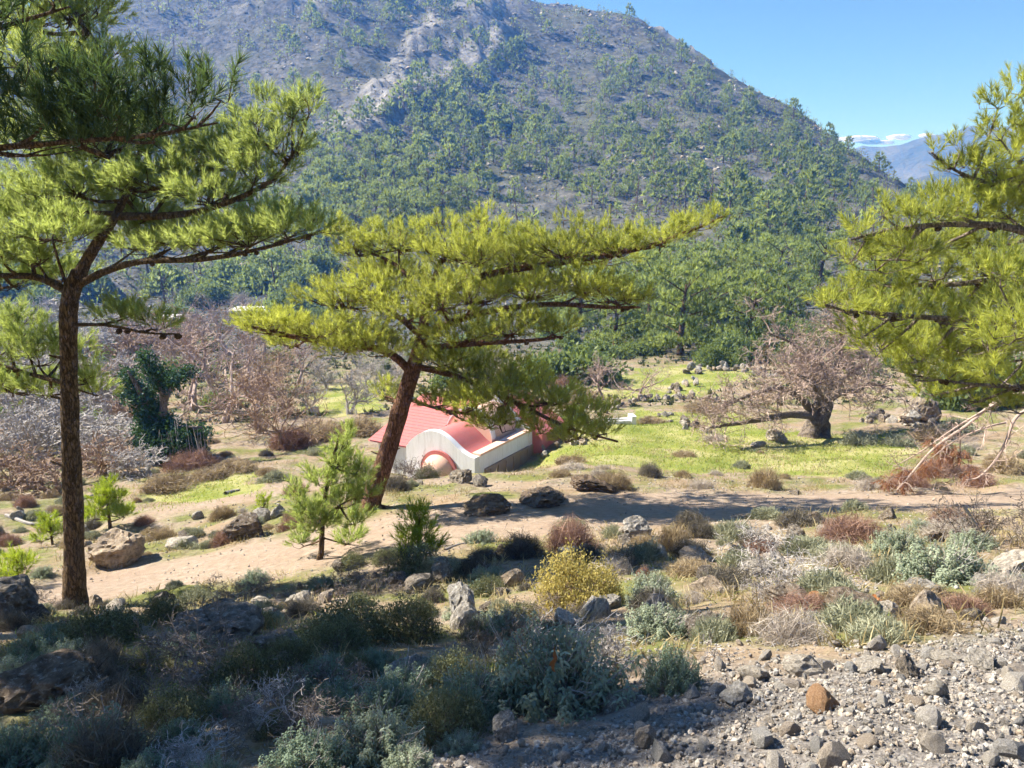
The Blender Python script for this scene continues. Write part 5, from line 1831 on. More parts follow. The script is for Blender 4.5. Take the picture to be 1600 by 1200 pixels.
for kind, u, v, w, h, lab in (
    ("silver", 868, 1122, 330, 200, "big silvery sage shrub with drooping leaves at lower centre"),
    ("paletwig", 955, 1060, 200, 130, "pale dry twigs on the right side of the big silvery sage"),
    ("shade_teal", 1050, 1090, 130, 110, "shaded blue-green shrub right of the big silvery sage"),
    ("shade_teal", 735, 1135, 190, 120, "shade-tinted blue-green sage left of the big silvery sage"),
    ("shade_teal", 610, 1150, 190, 120, "blue-green sage in shade below the bluish rock"),
    ("shade_teal", 500, 1085, 150, 80, "blue-green sage in shade left of the bluish rock"),
    ("twig", 470, 1185, 220, 120, "bare dark twig shrub at the bottom edge, left of centre"),
    ("silver", 590, 1205, 210, 120, "grey-green sage at the bottom edge below the bluish rock"),
    ("paletwig", 330, 1215, 240, 110, "pale dry twig shrub at the bottom edge right of the corner boulder"),
    ("shade_teal", 150, 1205, 230, 140, "shade-dimmed green sage at the bottom left corner"),
    ("shade_teal", 20, 1215, 170, 110, "shade-tinted dark green sage cut by the bottom left corner"),
    ("paletwig", 185, 1120, 130, 80, "pale dry grassy twigs beside the corner boulder"),
    ("twig", 285, 1095, 260, 130, "wide dark leafless twig shrub in the lower left shade"),
    ("twig", 430, 1110, 170, 90, "dark twig shrub right of the wide leafless one"),
    ("olive", 160, 1030, 150, 76, "domed olive-brown shrub at the foot of the tall left trunk"),
    ("olive", 545, 1012, 190, 84, "wide dark olive bush in shade under the path"),
    ("olive", 640, 1000, 120, 80, "brownish olive bush right of the wide dark one"),
    ("olive", 400, 995, 66, 40, "small dark shrub behind the long ridged boulder"),
    ("shade_teal", 590, 1045, 100, 56, "shade-tinted blue-green sage under the wide olive bush"),
    ("yellow", 905, 952, 168, 98, "dense golden yellow bush in sunlight at centre"),
    ("red", 892, 866, 112, 58, "domed purple-brown thorny shrub at the shaded path edge"),
    ("dark", 815, 878, 96, 54, "dark brown thorny shrub left of the purple-brown dome"),
    ("dark", 965, 892, 90, 52, "dark green thorny shrub right of the purple-brown dome"),
    ("olive", 650, 908, 110, 62, "dark grey-green leafy shrub below the bright sapling"),
    ("dark", 745, 905, 80, 46, "low dark shrub between path and yellow bush"),
    ("silver", 750, 860, 70, 30, "small pale sage on the shaded path edge"),
    ("twig", 770, 1020, 110, 110, "grey-brown twiggy shrub left of the yellow bush"),
    ("silver", 1020, 950, 110, 70, "small grey sage right of the yellow bush"),
    ("tan", 1195, 762, 66, 52, "tan upright bush on the bank at the far path edge"),
    ("tan", 958, 768, 76, 36, "brown tussock at the far path edge left of centre meadow"),
    ("tan", 890, 726, 66, 18, "tan low cushion by the chapel end wall"),
    ("pale", 895, 738, 60, 18, "whitish low cushion below the tan one by the chapel"),
    ("tan", 876, 748, 50, 16, "small straw cushion nearest the chapel side wall"),
    ("twig", 640, 752, 78, 62, "dark twiggy shrub left of the chapel apse"),
    ("olive", 668, 748, 44, 24, "small green shrub under the chapel apse"),
    ("grey", 1148, 842, 90, 42, "pale green-grey cushion just below the sunny path"),
    ("dark", 1250, 822, 96, 36, "almost black cushion on the lower edge of the sunny path"),
    ("red", 1330, 858, 150, 52, "broad pinkish brown cushion below the sunny path"),
    ("grey", 1260, 872, 110, 38, "grey-green cushion left of the broad pinkish one"),
    ("grey", 1315, 888, 120, 36, "pale green cushion under the broad pinkish one"),
    ("tan", 1055, 858, 80, 62, "pinkish tan shrub by the pale craggy rock"),
    ("dark", 1094, 842, 60, 42, "dark twig cushion between tan shrub and green-grey cushion"),
    ("dark", 1130, 925, 130, 44, "dark purple-grey twig cushion amid the stony slope"),
    ("tan", 1080, 905, 110, 36, "straw coloured cushion left of the dark twig cushion"),
    ("paletwig", 1235, 922, 190, 90, "mass of pale dead twigs above the dark boulder"),
    ("paletwig", 1180, 955, 130, 70, "pale dead twigs left of the mossy-footed boulder"),
    ("silver", 1470, 930, 200, 100, "large yellow-green sage left of the overhanging boulder"),
    ("grey", 1400, 915, 110, 70, "yellowish cushion left of the large sage"),
    ("tan", 1440, 952, 150, 50, "rusty dry grass mound in front of the large sage"),
    ("twig", 1555, 865, 170, 110, "bare dark twig shrub above the overhanging boulder"),
    ("pale", 1480, 850, 120, 46, "pale twiggy cushion beside the bare dark shrub"),
    ("silver", 1340, 972, 60, 34, "little pale sage above the gravel near an orange leaf"),
    ("tan", 262, 768, 110, 34, "rounded tan cushion at the edge of the left lawn"),
    ("tan", 330, 752, 90, 26, "flat tan cushion right of the rounded one"),
    ("tan", 372, 742, 90, 28, "brown cushion at the far edge of the side path"),
    ("grey", 432, 756, 70, 28, "pale green cushion at the far edge of the side path"),
    ("red", 300, 735, 110, 40, "reddish twiggy shrub behind the tan cushions"),
    ("tan", 500, 690, 120, 42, "orange-brown bracken mound behind the sapling"),
    ("tan", 560, 682, 100, 40, "tan mound between the sapling and the red roof"),
    ("red", 455, 700, 90, 46, "rust coloured shrub left of the orange-brown mound"),
    ("tan", 1105, 648, 90, 20, "flat straw cushion on the upper meadow edge"),
    ("tan", 1020, 662, 60, 18, "reddish straw cushion on the meadow terrace"),
    ("tan", 1070, 712, 50, 14, "bare brown tuft in the middle of the meadow"),
    ("grey", 1345, 700, 70, 26, "grey-green cushion right of the old bare tree"),
    ("grey", 1405, 700, 70, 26, "pale cushion left of the fallen dead bough"),
    ("tan", 1450, 690, 80, 32, "domed straw cushion below the big grey boulder"),
    ("grey", 1500, 680, 80, 30, "pale green cushion under the multi-stemmed bush"),
    ("tan", 1570, 745, 80, 46, "tan cushion under the right-hand pine by the path"),
    ("pale", 1120, 690, 60, 14, "whitish low cushion on the meadow"),
    ("tan", 910, 640, 90, 40, "orange-tinged dry bush left of the leaning pink tree"),
    ("red", 880, 620, 70, 34, "reddish dry bush behind the chapel's right end"),
):
    put_shrub(kind, u, v, w, h, lab)


def scatter_shrubs():
    rng = np.random.default_rng(16)
    n = tries = 0
    while n < 210 and tries < 4000:
        tries += 1
        u = rng.uniform(-20, 1620)
        v = rng.uniform(690, 1010)
        g = _gxy(u, v)
        x, y = g[0], g[1]
        if poly_dist(np.array(x), np.array(y), PATH) < 1.2 or poly_dist(np.array(x), np.array(y), SIDE) < 1.1 or gravel_zone(np.array([x]), np.array([y]))[0] > .3:
            continue
        if any(in_poly(np.array([x]), np.array([y]), p)[0] for p in MEADOW_PTS) and rng.random() > .06:
            continue
        if 560 < u < 870 and v < 765:
            continue
        r = rng.uniform(.12, .34) * (1 + .015 * y)
        if any((x - a) ** 2 + (y - b) ** 2 < (.72 * (r + c)) ** 2 for a, b, c in TAKEN):
            continue
        below = v > 800 + (u < 600) * 70
        if below and u > 950:
            kind = rng.choice(["grey", "tan", "red", "silver", "dark", "pale"], p=[.3, .2, .15, .15, .1, .1])
        elif below:
            kind = rng.choice(["dark", "olive", "silver", "twig", "grey", "shade_teal"], p=[.2, .25, .2, .1, .15, .1])
        else:
            kind = rng.choice(["tan", "grey", "red", "dark", "pale"], p=[.35, .3, .15, .1, .1])
        look = {"grey": "small grey-green cushion", "tan": "small straw-tan cushion", "red": "small reddish brown cushion", "silver": "small silvery sage tuft", "dark": "small dark thorny cushion", "pale": "small pale twiggy cushion", "olive": "small olive leafy shrub", "twig": "small bare dark twig shrub", "shade_teal": "small blue-green sage tuft"}[kind]
        zone = "on the slope below the path" if below else "on the ground beyond the path"
        if not below and u > 900:
            zone = "around the meadow and its walls"
        put_shrub(kind, u, v, r * FPX / y * 2, r * FPX / y * rng.uniform(.7, 1.15), look + " " + zone, look.replace("small ", "") + "s " + zone)
        n += 1


scatter_shrubs()


def foreground_fill():
    rng = np.random.default_rng(18)
    n = 0
    for k in range(600):
        u, v = rng.uniform(-10, 720), rng.uniform(1020, 1230)
        g = _gxy(u, v)
        r = rng.uniform(.13, .30)
        if any((g[0] - a) ** 2 + (g[1] - b) ** 2 < (.55 * (r + c)) ** 2 for a, b, c in TAKEN):
            continue
        kind = rng.choice(["shade_teal", "twig", "olive", "silver", "paletwig", "dark"], p=[.34, .18, .14, .14, .1, .1])
        look = {"shade_teal": "blue-green sage tuft", "twig": "bare dark twig shrub", "olive": "olive leafy shrub", "silver": "silvery sage tuft", "paletwig": "pale dry twig shrub", "dark": "dark thorny cushion"}[kind]
        put_shrub(kind, u, v, r * FPX / g[1] * 2, r * FPX / g[1] * rng.uniform(.9, 1.3), "small " + look + " filling the shaded lower left foreground", look + "s in the shaded lower left foreground")
        n += 1
        if n >= 42:
            break


foreground_fill()


def grasses():
    rng = np.random.default_rng(17)
    def blades(x, y, L, w, lean, var, mat, name, label):
        n = len(x)
        z = height(x, y) - .01
        P = np.stack([x, y, z], -1)
        d = unit(np.stack([rng.normal(size=n) * lean, rng.normal(size=n) * lean, np.ones(n)], -1))
        s = unit(np.cross(d, rng.normal(size=(n, 3)))) * (w * rng.uniform(.6, 1.3, n))[:, None]
        m = P + d * (L * .6)[:, None]
        t = P + d * L[:, None] + np.stack([d[:, 0], d[:, 1], -.4 * np.abs(d[:, 0])], -1) * (L * .35)[:, None]
        V = np.stack([P - s * .5, P + s * .5, m - s * .35, m + s * .35, t], 1).reshape(-1, 3)
        F = (np.array([[0, 1, 2], [1, 3, 2], [2, 3, 4]])[None] + (np.arange(n) * 5)[:, None, None]).reshape(-1, 3)
        o = link(name, make_mesh(name, V, F, mat, None, np.repeat(var, 5)))
        tag(o, label, "grass", None, "stuff")
    # meadow
    xs, ys = [], []
    for poly, n in zip(MEADOW_PTS, (34000, 12000, 5000, 6000)):
        p = np.array(poly)
        x = rng.uniform(p[:, 0].min() - 1, p[:, 0].max() + 1, n)
        y = rng.uniform(p[:, 1].min() - 1, p[:, 1].max() + 1, n)
        ok = in_poly(x + .8 * rng.normal(size=n), y + .8 * rng.normal(size=n), poly)
        xs.append(x[ok]); ys.append(y[ok])
    x, y = np.concatenate(xs), np.concatenate(ys)
    blades(x, y, rng.uniform(.04, .11, len(x)), .022, .5, np.clip(.5 + .8 * fbm(xy0(x * .5, y * .5), 3, 2) + rng.normal(size=len(x)) * .2, 0, 1), GRASS_GREEN, "meadow_grass", "short green turf on the meadow beside the chapel")
    # dry tufts on the slope
    n = 1500
    cx, cy = rng.uniform(-12, 12, n), 4.5 * (6.2 ** rng.random(n))
    ok = (np.abs(cx) < cy * .72) & (np.minimum(poly_dist(cx, cy, PATH), poly_dist(cx, cy, SIDE)) > 1.05) & (gravel_zone(cx, cy) < .4)
    cx, cy = cx[ok], cy[ok]
    k = 22
    x = np.repeat(cx, k) + rng.normal(size=len(cx) * k) * .07 * np.repeat(1 + cy * .05, k)
    y = np.repeat(cy, k) + rng.normal(size=len(cx) * k) * .07 * np.repeat(1 + cy * .05, k)
    blades(x, y, rng.uniform(.05, .2, len(x)), .008 + .0004 * 12, .55, np.clip(np.repeat(rng.random(len(cx)), k) + rng.normal(size=len(x)) * .15, 0, 1), GRASS_DRY, "dry_grass", "dry straw grass tufts over the slope")
    n = 900
    cx, cy = rng.uniform(-12, 12, n), 4.5 * (6.5 ** rng.random(n))
    ok = (np.abs(cx) < cy * .72) & (poly_dist(cx, cy, PATH) > 1.1) & (gravel_zone(cx, cy) < .4) & (fbm(xy0(cx * .3, cy * .3), 3, 9) > -.05)
    cx, cy = cx[ok], cy[ok]
    k = 24
    x = np.repeat(cx, k) + rng.normal(size=len(cx) * k) * .12 * np.repeat(1 + cy * .05, k)
    y = np.repeat(cy, k) + rng.normal(size=len(cx) * k) * .12 * np.repeat(1 + cy * .05, k)
    blades(x, y, rng.uniform(.03, .10, len(x)), .009, .6, np.clip(np.repeat(rng.random(len(cx)), k) + rng.normal(size=len(x)) * .15, 0, 1), GRASS_GREEN, "green_grass", "short green grass patches between the shrubs")


grasses()

# ------------------------------------------------------------------ saplings
def sapling(u, v, w, h, label, mat, n=9, seed=1, density=330):
    rng = np.random.default_rng(seed)
    g = ground(u, v)
    s = g[1] / FPX
    W, H = w * s * .5, h * s
    root = empty("pine_sapling", g, label, "sapling")
    org = np.array(g)
    wd, f = MB(), MB()
    g = np.array(g)
    wd.add(*tube([g - [0, 0, .1], g + [0, 0, H * .5], g + [0.02, 0, H * .95]], [.035 * H + .01, .02 * H + .008, .006], 6, .1, seed, 5))
    pads = []
    for k in range(n):
        t = (k + .5) / n
        a = k * 2.4 + seed
        R = W * (1 - t) ** .6 * .62
        c = g + np.array([math.cos(a) * R, math.sin(a) * R, H * (.16 + .8 * t)])
        pads.append((c, W * (.52 - .26 * t), H * .13, g + [0, 0, H * (.1 + .75 * t)]))
    fill_pads(f, wd, pads, rng, density, SHOOTS, .85, 1.0)
    wd.obj("trunk", [BARK_BROWN], root, org, True)
    f.obj("crown", [mat], root, org)


sapling(172, 822, 84, 74, "bright green bushy pine sapling right of the tall trunk", NEEDLE_FRESH, 9, 1)
sapling(82, 850, 54, 48, "small bright green pine sapling left of the tall trunk", NEEDLE_FRESH, 7, 2)
sapling(30, 915, 66, 48, "green bushy sapling at the left edge beyond the path", NEEDLE_FRESH, 7, 3)
sapling(655, 886, 76, 92, "glowing yellow-green pine sapling on the near path edge", NEEDLE_FRESH, 10, 4)
sapling(413, 802, 30, 30, "tiny yellow-green sapling beside the side path", NEEDLE_FRESH, 5, 5)
build_pine("pine_sapling", 12.6,
           [(501, 893, 0, .055), (502, 860, 0, .05), (505, 800, 0, .04), (515, 740, 0, .03), (530, 680, 0, .015)],
           [([(504, 810), (530, 790, .1), (560, 775, .2)], .025, .008, [(530, 785, 34, 26, .1), (566, 770, 24, 24, .2), (550, 815, 30, 16, .3)]),
            ([(504, 815), (480, 800, -.2), (462, 780, -.3)], .025, .008, [(480, 800, 28, 24, -.2), (465, 775, 14, 18, -.3), (490, 825, 34, 16, -.2)]),
            ([(510, 770), (515, 745), (520, 720, .1)], .02, .006, [(512, 750, 34, 28, 0), (530, 720, 26, 26, .1), (560, 735, 26, 24, .3), (535, 690, 12, 22, 0)]),
            ([(504, 840), (540, 850, .4), (560, 852, .6)], .015, .006, [(545, 846, 28, 11, .5), (475, 850, 24, 12, .5)])],
           "slender young pine with bushy crown standing on the near path edge", "sapling", bark=BARK_BROWN, needles=NEEDLE_GREEN, density=300, size=.85, seed=31, up=.9)

# pines outside the frame at left, whose shade covers the lower left
def _shade(x, y, h, seed, label):
    p = np.array([x, y, height(x, y)[0]])
    u, v = uv_of(*p)
    shade_pine(u, v, y, h, seed, label)


_shade(-9.3, 8.9, 7.6, 5, "slim pine beyond the left edge whose shade falls on the lower left")
_shade(-7.6, 6.0, 9.6, 8, "taller pine beyond the left edge nearest the viewer")


# ------------------------------------------------------------------ the dead bough under the right-hand pine
def dead_bough():
    rng = np.random.default_rng(51)
    Y = 15.5
    A = lambda u, v, d=0: at(u, v, Y + d)
    g = ground(1690, 770)
    root = empty("dead_bough", A(1600, 640), "broken dead pine bough with rusty needles hanging at the right", "dead branch")
    org = np.array(root.location)
    for L, r in (([(1690, 600), (1640, 625), (1600, 615), (1560, 625, .2), (1510, 665, .3), (1460, 700, .4), (1420, 745, .4), (1402, 765, .4)], .05), ([(1575, 620, .2), (1540, 640, .2), (1490, 670, .5), (1440, 705, .8), (1395, 730, 1.0)], .03), ([(1640, 625), (1590, 650, -.2), (1572, 690, -.3), (1555, 720, -.3), (1530, 745, -.3), (1510, 750, -.3)], .04),
                 ([(1572, 660, -.2), (1540, 668, -.2), (1490, 690, 0), (1450, 720, .2)], .025), ([(1500, 672, .3), (1500, 720, .3), (1495, 740, .3), (1482, 765, .3)], .014)):
        pts = np.array([A(*l) for l in L])
        b = MB()
        b.add(*tube(pts, np.linspace(r, r * .3, len(pts)), 7, .2, 3, 6), var=.6)
        D = spline(pts, 6)
        i = rng.integers(len(D) // 4, len(D) - 1, 14)
        rods(b, rng, grow(rng, D[i], unit(rng.normal(size=(14, 3)) + [-.6, 0, -.2]), rng.uniform(.25, .6, 14), np.full(14, .010), 3, (3, 3), .6, .7, -.05, .25, 3, .003))
        b.obj("branch", [TWIG_PINK], root, org)
    f = MB()
    pp = [(A(u, v, d), a * Y / FPX, c * Y / FPX, A(u, v, d)) for u, v, a, c, d in ((1400, 752, 22, 10, .6), (1425, 735, 24, 16, .6), (1455, 725, 20, 22, .5), (1480, 700, 20, 20, .4), (1500, 705, 16, 18, .3), (1465, 690, 18, 14, .5), (1385, 748, 12, 8, .8), (1515, 735, 18, 8, 0))]
    fill_pads(f, None, pp, rng, 170, SHOOTS, .8, -.8)
    f.obj("dead_needles", [NEEDLE_DEAD], root, org)


dead_bough()
for u, v, w, h, lab in ((1420, 762, 90, 34, 'rusty brush lying at the path edge under the dead bough'), (1470, 748, 80, 44, 'reddish brown brush under the middle of the dead bough'), (1530, 758, 70, 30, 'rusty brush right of the dead bough by the path')):
    put_shrub('red', u, v, w, h, lab)


def fallen_sticks():
    rng = np.random.default_rng(52)
    for L, r, lab in (([(1505, 790), (1520, 812), (1535, 835), (1550, 862)], .018, "thin pale stick leaning over the right path edge"), ([(1318, 935), (1340, 940), (1356, 962)], .018, "dark curved stick poking over the long blue-grey boulder"),
                      ([(695, 870), (720, 862), (745, 858)], .02, "pale broken stick lying on the shaded path edge"), ([(10, 808), (60, 815), (105, 790), (160, 770)], .05, "long bleached fallen branch at the left thicket edge"), ([(352, 772), (362, 768), (374, 766)], .06, "short grey log lying on the side path")):
        pts = []
        for k, (u, v) in enumerate(L):
            p = ground(u, v)
            pts.append(p + [0, 0, r * .7])
        if "leaning" in lab or "poking" in lab:
            Y = pts[-1][1]
            pts = [at(u, v, Y) for u, v in L]
        pts = np.array(pts)
        b = MB()
        b.add(*tube(pts, np.linspace(r, r * .5, len(pts)), 7, .2, 3, 5), var=.3)
        o = b.obj("stick", [TWIG_WHITE if "dark" not in lab else TWIG_DARK], None, pts[-1])
        o.location = pts[-1]
        tag(o, lab, "stick")


fallen_sticks()


# ------------------------------------------------------------------ the chapel
def plaster(name, c, stain=0.35, sc=1.0):
    t = NT(name)
    co = t.coord("Object")
    n = t.noise(co, 3.0 * sc, 6, 0.65)
    mp = t.n("ShaderNodeMapping")
    mp.inputs["Scale"].default_value = (5, 5, .5)
    t.l(co, mp.inputs[0])
    st = t.noise(mp.outputs[0], 2.2, 5, 0.6)
    col = t.mix(t.ramp(n, [(0.3, 0.0), (0.8, 0.5)]), c, tuple(x * .82 for x in c))
    col = t.mix(t.ramp(st, [(0.5, 0.0), (0.72, stain)]), col, (.34, .28, .22))
    return t.done(col, 0.85, t.bump(t.noise(co, 18, 5, .6), .3, .01), spec=.2)


WALL_WHITE = plaster("whitewash", (.80, .78, .78), .32)
ROOF_RED = plaster("red_roof_paint", (.50, .155, .145), .25)
SALMON = plaster("salmon_render", (.74, .47, .35), .25)
OLD_WALL = plaster("stained_cement_wall", (.31, .23, .17), .7)
CONCRETE = plaster("pale_concrete", (.62, .60, .56), .3)


def chapel():
    C0 = np.array([-1.19, 24.0])
    e1, e2 = np.array([-.868, .497]), np.array([.497, .868])
    z0 = -7.70
    W, Ls = 2.72, 3.75
    root = empty("chapel", (C0[0], C0[1], height(*C0)[0]), "small whitewashed chapel with curved gables and red roofs below the pine", "chapel")
    org = np.array(root.location)

    def P(t, s, z):
        q = C0 + e1 * t + e2 * s
        return np.array([q[0], q[1], z0 + z])

    prof = spline(np.array([[0, 0], [.08, .03], [.2, .17], [.34, .44], [.45, .61], [.56, .68], [.68, .64], [.8, .5], [.91, .27], [1, 0]]), 4)

    def sheet(rows):
        """Quads between successive rows of points."""
        n = len(rows[0])
        V = np.concatenate(rows)
        F = []
        for r in range(len(rows) - 1):
            for i in range(n - 1):
                F.append((r * n + i, r * n + i + 1, (r + 1) * n + i + 1, (r + 1) * n + i))
        return V, quads(F)

    def extr(profile, s0, s1, zlow, t0=0.0, w=W, hs=1.0):
        """A gable slab: profile on top, flat below, from depth s0 to s1."""
        top0 = np.array([P(t0 + t * w, s0, h * hs) for t, h in profile])
        top1 = np.array([P(t0 + t * w, s1, h * hs) for t, h in profile])
        b0 = np.array([P(t0 + t * w, s0, zlow) for t, h in profile])
        b1 = np.array([P(t0 + t * w, s1, zlow) for t, h in profile])
        m = MB()
        m.add(*sheet([b0, top0, top1, b1]))
        for a, b, c, d in ((b0[0], top0[0], top1[0], b1[0]), (b0[-1], top0[-1], top1[-1], b1[-1])):
            m.add([a, b, c, d], [[0, 1, 2], [0, 2, 3]])
        return m

    def box(c0, c1, pts=None):
        (t0, s0, a0), (t1, s1, a1) = c0, c1
        V = [P(t, s, a) for a in (a0, a1) for s in (s0, s1) for t in (t0, t1)]
        Q = [(0, 2, 3, 1), (4, 5, 7, 6), (0, 1, 5, 4), (2, 6, 7, 3), (0, 4, 6, 2), (1, 3, 7, 5)]
        return np.array(V), quads(Q)

    def put(m, name, mat, parent=root, sm=False):
        return m.obj(name, [mat], parent, org, sm)

    # east gable with its thick curved parapet
    g = put(extr(prof, 0, .24, -1.6), "gable_wall", WALL_WHITE)
    # barrel roof behind it, a little lower
    rp = np.array([[t, max(h - .10, -.03)] for t, h in prof])
    put(extr(rp, .243, 1.75, -.3, .05, W - .1), "nave_roof", ROOF_RED, sm=False)
    # side wall: whitewashed upper band, salmon coping, stained cement below
    m = MB(); m.add(*box((-.02, .243, -.50), (.20, Ls, .0))); put(m, "side_wall", WALL_WHITE)
    m = MB(); m.add(*box((-.06, .26, .003), (.26, Ls + .05, .075))); put(m, "coping", SALMON)
    m = MB(); m.add(*box((-.10, .55, -1.9), (.17, Ls + .12, -.503))); put(m, "cement_wall", OLD_WALL)
    m = MB(); m.add(*box((-.02, .243, -1.9), (.15, .547, -.503))); put(m, "side_wall", WALL_WHITE)
    m = MB()
    for k in range(6):
        s = .8 + k * .5
        m.add(*box((-.135, s, -1.9), (-.103, s + .03, -.56)))
    put(m, "wall_rib", OLD_WALL)
    # raised cross vault: a tall arched gable facing the viewer, its roof behind
    arch = np.array([[(1 - math.cos(a)) / 2, math.sin(a)] for a in np.linspace(0, math.pi, 25)])
    put(extr(arch, 1.753, 1.95, -.2, .42, W - .85, 1.02), "vault_gable", SALMON)
    put(extr(arch, 1.953, Ls - .25, -.2, .46, W - .93, .96), "vault_roof", SALMON, sm=False)
    rim = np.array([[P(.42 + t * (W - .85), 1.74, h * 1.02 + .01) for t, h in arch], [P(.42 + t * (W - .85), 1.74, h * 1.02 + .09) for t, h in arch], [P(.42 + t * (W - .85), 2.0, h * 1.02 + .09) for t, h in arch], [P(.42 + t * (W - .85), 2.0, h * 1.02 + .01) for t, h in arch]])
    m = MB(); m.add(*sheet(list(rim))); put(m, "gable_rim", WALL_WHITE)
    # west gable with white diagonal rim and the red roof of the porch beyond
    gable = np.array([[0, .05], [.12, .25], [.5, 1.18], [.88, .25], [1, .05]])
    put(extr(gable, Ls - .247, Ls + .02, -1.4, -.05, W + .1), "west_gable", WALL_WHITE)
    porch = np.array([[0, -.1], [.5, .98], [1, -.1]])
    put(extr(porch, Ls + .023, Ls + 2.0, -1.5, -.45, W + .8), "porch_roof", ROOF_RED)
    # north annex under a low red roof laid in overlapping courses
    m = MB(); m.add(*box((W + .003, .45, -1.6), (W + 1.55, Ls + .2, -.12))); put(m, "annex_wall", WALL_WHITE)
    roof = MB()
    n = 18
    T0, T1, S0, Z0, S1, Z1 = W + 1.85, W - .4, .25, -.12, 3.5, .86
    for k in range(n):
        f0, f1 = k / n, (k + 1.12) / n
        a = (S0 + (S1 - S0) * f0, Z0 + (Z1 - Z0) * f0 + .014)
        b = (S0 + (S1 - S0) * f1, Z0 + (Z1 - Z0) * f1 + .004)
        V = [P(T0, a[0], a[1]), P(T1, a[0], a[1]), P(T1, b[0], b[1]), P(T0, b[0], b[1]), P(T0, a[0], a[1] - .018), P(T1, a[0], a[1] - .018)]
        roof.add(V, [[0, 1, 2], [0, 2, 3], [4, 5, 1], [4, 1, 0]], var=k / n)
    V = [P(T0, S0, Z0 - .04), P(T1, S0, Z0 - .04), P(T1, S1 + .2, Z1 - .04), P(T0, S1 + .2, Z1 - .04), P(T0, S1 + 1.6, Z0), P(T1, S1 + 1.6, Z0), P(T0, S1 + .2, Z1 + .03), P(T1, S1 + .2, Z1 + .03)]
    roof.add(V, [[2, 1, 0], [3, 2, 0], [6, 7, 5], [6, 5, 4], [0, 4, 6]])
    put(roof, "annex_roof", ROOF_RED)
    # apse: a half-round wall under a half dome
    tc, R = W * .50, .55
    m, d = MB(), MB()
    an = np.linspace(math.pi, 2 * math.pi, 21)
    rows = [np.array([P(tc + R * math.cos(a), R * math.sin(a), z) for a in an]) for z in (-1.7, -.66)]
    m.add(*sheet(rows)); put(m, "apse_wall", WALL_WHITE, sm=True)
    R2 = R + .05
    rows = [np.array([P(tc + R2 * math.cos(e) * math.cos(a), R2 * math.cos(e) * math.sin(a), -.66 + R2 * math.sin(e)) for a in an]) for e in np.linspace(0, math.pi / 2 - .02, 11)]
    d.add(*sheet(rows)); put(d, "apse_dome", SALMON, sm=True)
    m = MB()
    aa = np.linspace(0, math.pi, 25)
    r3 = R2 + .11
    rows = [np.array([P(tc + r3 * math.cos(a), -.02, -.64 + r3 * math.sin(a)) for a in aa]), np.array([P(tc + r3 * math.cos(a), -.10, -.64 + r3 * math.sin(a)) for a in aa]), np.array([P(tc + (R2 - .01) * math.cos(a), -.10, -.64 + (R2 - .01) * math.sin(a)) for a in aa])]
    m.add(*sheet(rows)); put(m, "apse_arch", ROOF_RED)


chapel()


def far_house():
    def slab(u, v, w, h, d, label):
        p = ground(u, v)
        s = p[1] / FPX
        X, H, Dp = w * s / 2, h * s, d
        root = empty("stone_house", p, label, "building")
        def bx(x0, x1, y0, y1, z0, z1):
            V = [(x, y, z) for z in (z0, z1) for y in (y0, y1) for x in (x0, x1)]
            return np.array(V), quads([(0, 2, 3, 1), (4, 5, 7, 6), (0, 1, 5, 4), (2, 6, 7, 3), (0, 4, 6, 2), (1, 3, 7, 5)])
        m = MB(); m.add(*bx(-X, X, 0, Dp, -1.0, H)); m.obj("wall", [OLD_WALL], root)
        m = MB(); m.add(*bx(-X - .3, X + .3, -.3, Dp + .3, H + .003, H + .25)); m.obj("roof", [CONCRETE], root)
        m = MB(); m.add(*bx(-X * .3, -X * .3 + .9, -.03, .1, -.5, H * .75)); m.obj("door", [TWIG_DARK], root)
        m = MB(); m.add(*bx(X * .35, X * .35 + .7, -.03, .1, H * .35, H * .75)); m.obj("window", [TWIG_DARK], root)
    slab(388, 492, 62, 16, 4.5, "low stone house with pale flat roof across the valley")
    slab(262, 500, 34, 14, 3.0, "small hut with pale roof at the edge of the bare trees")


far_house()


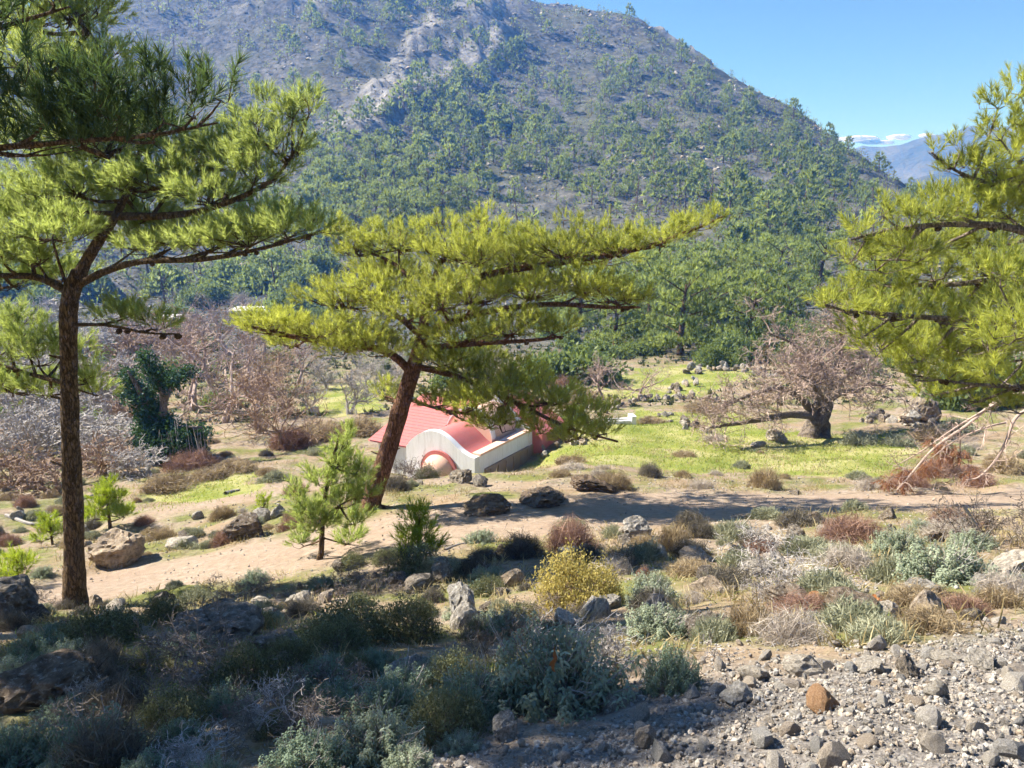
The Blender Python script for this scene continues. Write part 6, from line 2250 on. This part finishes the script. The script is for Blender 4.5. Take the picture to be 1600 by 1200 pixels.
def small_things():
    def bx(x0, x1, y0, y1, z0, z1):
        V = [(x, y, z) for z in (z0, z1) for y in (y0, y1) for x in (x0, x1)]
        return np.array(V), quads([(0, 2, 3, 1), (4, 5, 7, 6), (0, 1, 5, 4), (2, 6, 7, 3), (0, 4, 6, 2), (1, 3, 7, 5)])
    p = ground(970, 664)
    root = empty("water_trough", p, "whitewashed concrete trough on the meadow left of the straw cushion", "trough")
    root.rotation_euler = (0, 0, .15)
    m = MB()
    for a in (bx(-.6, .4, -.2, -.12, -.2, .2), bx(-.6, .4, .22, .3, -.2, .2), bx(-.6, -.52, -.118, .218, -.2, .2)):
        m.add(*a)
    m.obj("basin", [WALL_WHITE], root)
    m = MB(); m.add(*bx(.403, .6, -.24, .34, -.2, .38)); m.obj("end_block", [WALL_WHITE], root)
    p = ground(492, 648)
    root = empty("sign_board", p, "small blank grey board on a short post on the green lawn", "sign")
    m = MB(); m.add(*bx(-.04, .04, -.03, .03, -.2, .32)); m.obj("post", [CONCRETE], root)
    m = MB(); m.add(*bx(-.22, .22, -.06, -.033, .16, .46)); m.obj("board", [CONCRETE], root)
    # curled dead leaves caught in the shrubs
    t = NT("rust_leaf")
    rust = t.done(t.ramp(t.noise(t.coord(), 14, 4), [(.3, (.16, .06, .02)), (.7, (.30, .12, .04))]), .8, None, (.3, .12, .03), .2)
    rng = np.random.default_rng(3)
    for u, v, s, Y, lab in ((868, 1050, .10, 0, "tall rusty dead leaf standing in the big silvery sage"), (1428, 958, .10, 0, "rust-brown curled leaf lying above the gravel"), (1376, 950, .09, 0, "small orange leaf beside the dark boulder"), (1275, 945, .07, 0, "yellow-brown leaf on the mossy boulder")):
        g = ground(u, v, -.4 if "standing" in lab else 0)
        if "standing" in lab:
            g = at(u, v, _gxy(868, 1122)[1] - .05)
        n = 7
        a = np.linspace(-1, 1, n)
        rows = []
        for k in range(9):
            q = k / 8
            wd = math.sin(math.pi * min(1, q * .93 + .04)) ** .8 * (.32 + .08 * math.sin(k * 2.2))
            rows.append(np.stack([a * wd * s, .25 * s * (a * a) * wd * 2 + .08 * s * np.sin(k + a), np.full(n, q * s * 1.4)], -1))
        V = np.concatenate(rows)
        F = quads([(r * n + i, r * n + i + 1, (r + 1) * n + i + 1, (r + 1) * n + i) for r in range(8) for i in range(n - 1)])
        if "standing" not in lab:
            V = V[:, [0, 2, 1]] * [1, 1, 1.6] + [0, 0, .03]
        o = link("dead_leaf", make_mesh("dead_leaf", V, F, rust, smooth_shade=True), None, g, (0, 0, rng.normal() * .6))
        tag(o, lab, "leaf")


small_things()


# ------------------------------------------------------------------ labels: tell look-alikes of small groups apart by their order
def number_labels():
    by = {}
    for o in COL.objects:
        if o.parent is None and "label" in o and "group" in o:
            by.setdefault(o["label"], []).append(o)
    for lab, objs in by.items():
        bands = [objs]
        if len(ORD) < len(objs) <= 3 * len(ORD):
            objs.sort(key=lambda o: o.location[1])
            c = -(-len(objs) // 3)
            bands = [objs[:c], objs[c:2 * c], objs[2 * c:]]
        elif not 2 <= len(objs) <= len(ORD):
            continue
        for nm, objs in zip(("nearest third", "middle third", "farthest third"), bands):
            if len(bands) > 1:
                for o in objs:
                    o["label"] = lab.replace(" half buried", "").replace(" rounded", "").replace(" limestone", "") + ", " + nm
            objs.sort(key=lambda o: uv_of(*o.location)[0])
            for k, o in enumerate(objs):
                o["label"] = o["label"] + ", " + ORD[k] + (" from left" if len(bands) > 1 else " from the left")


number_labels()
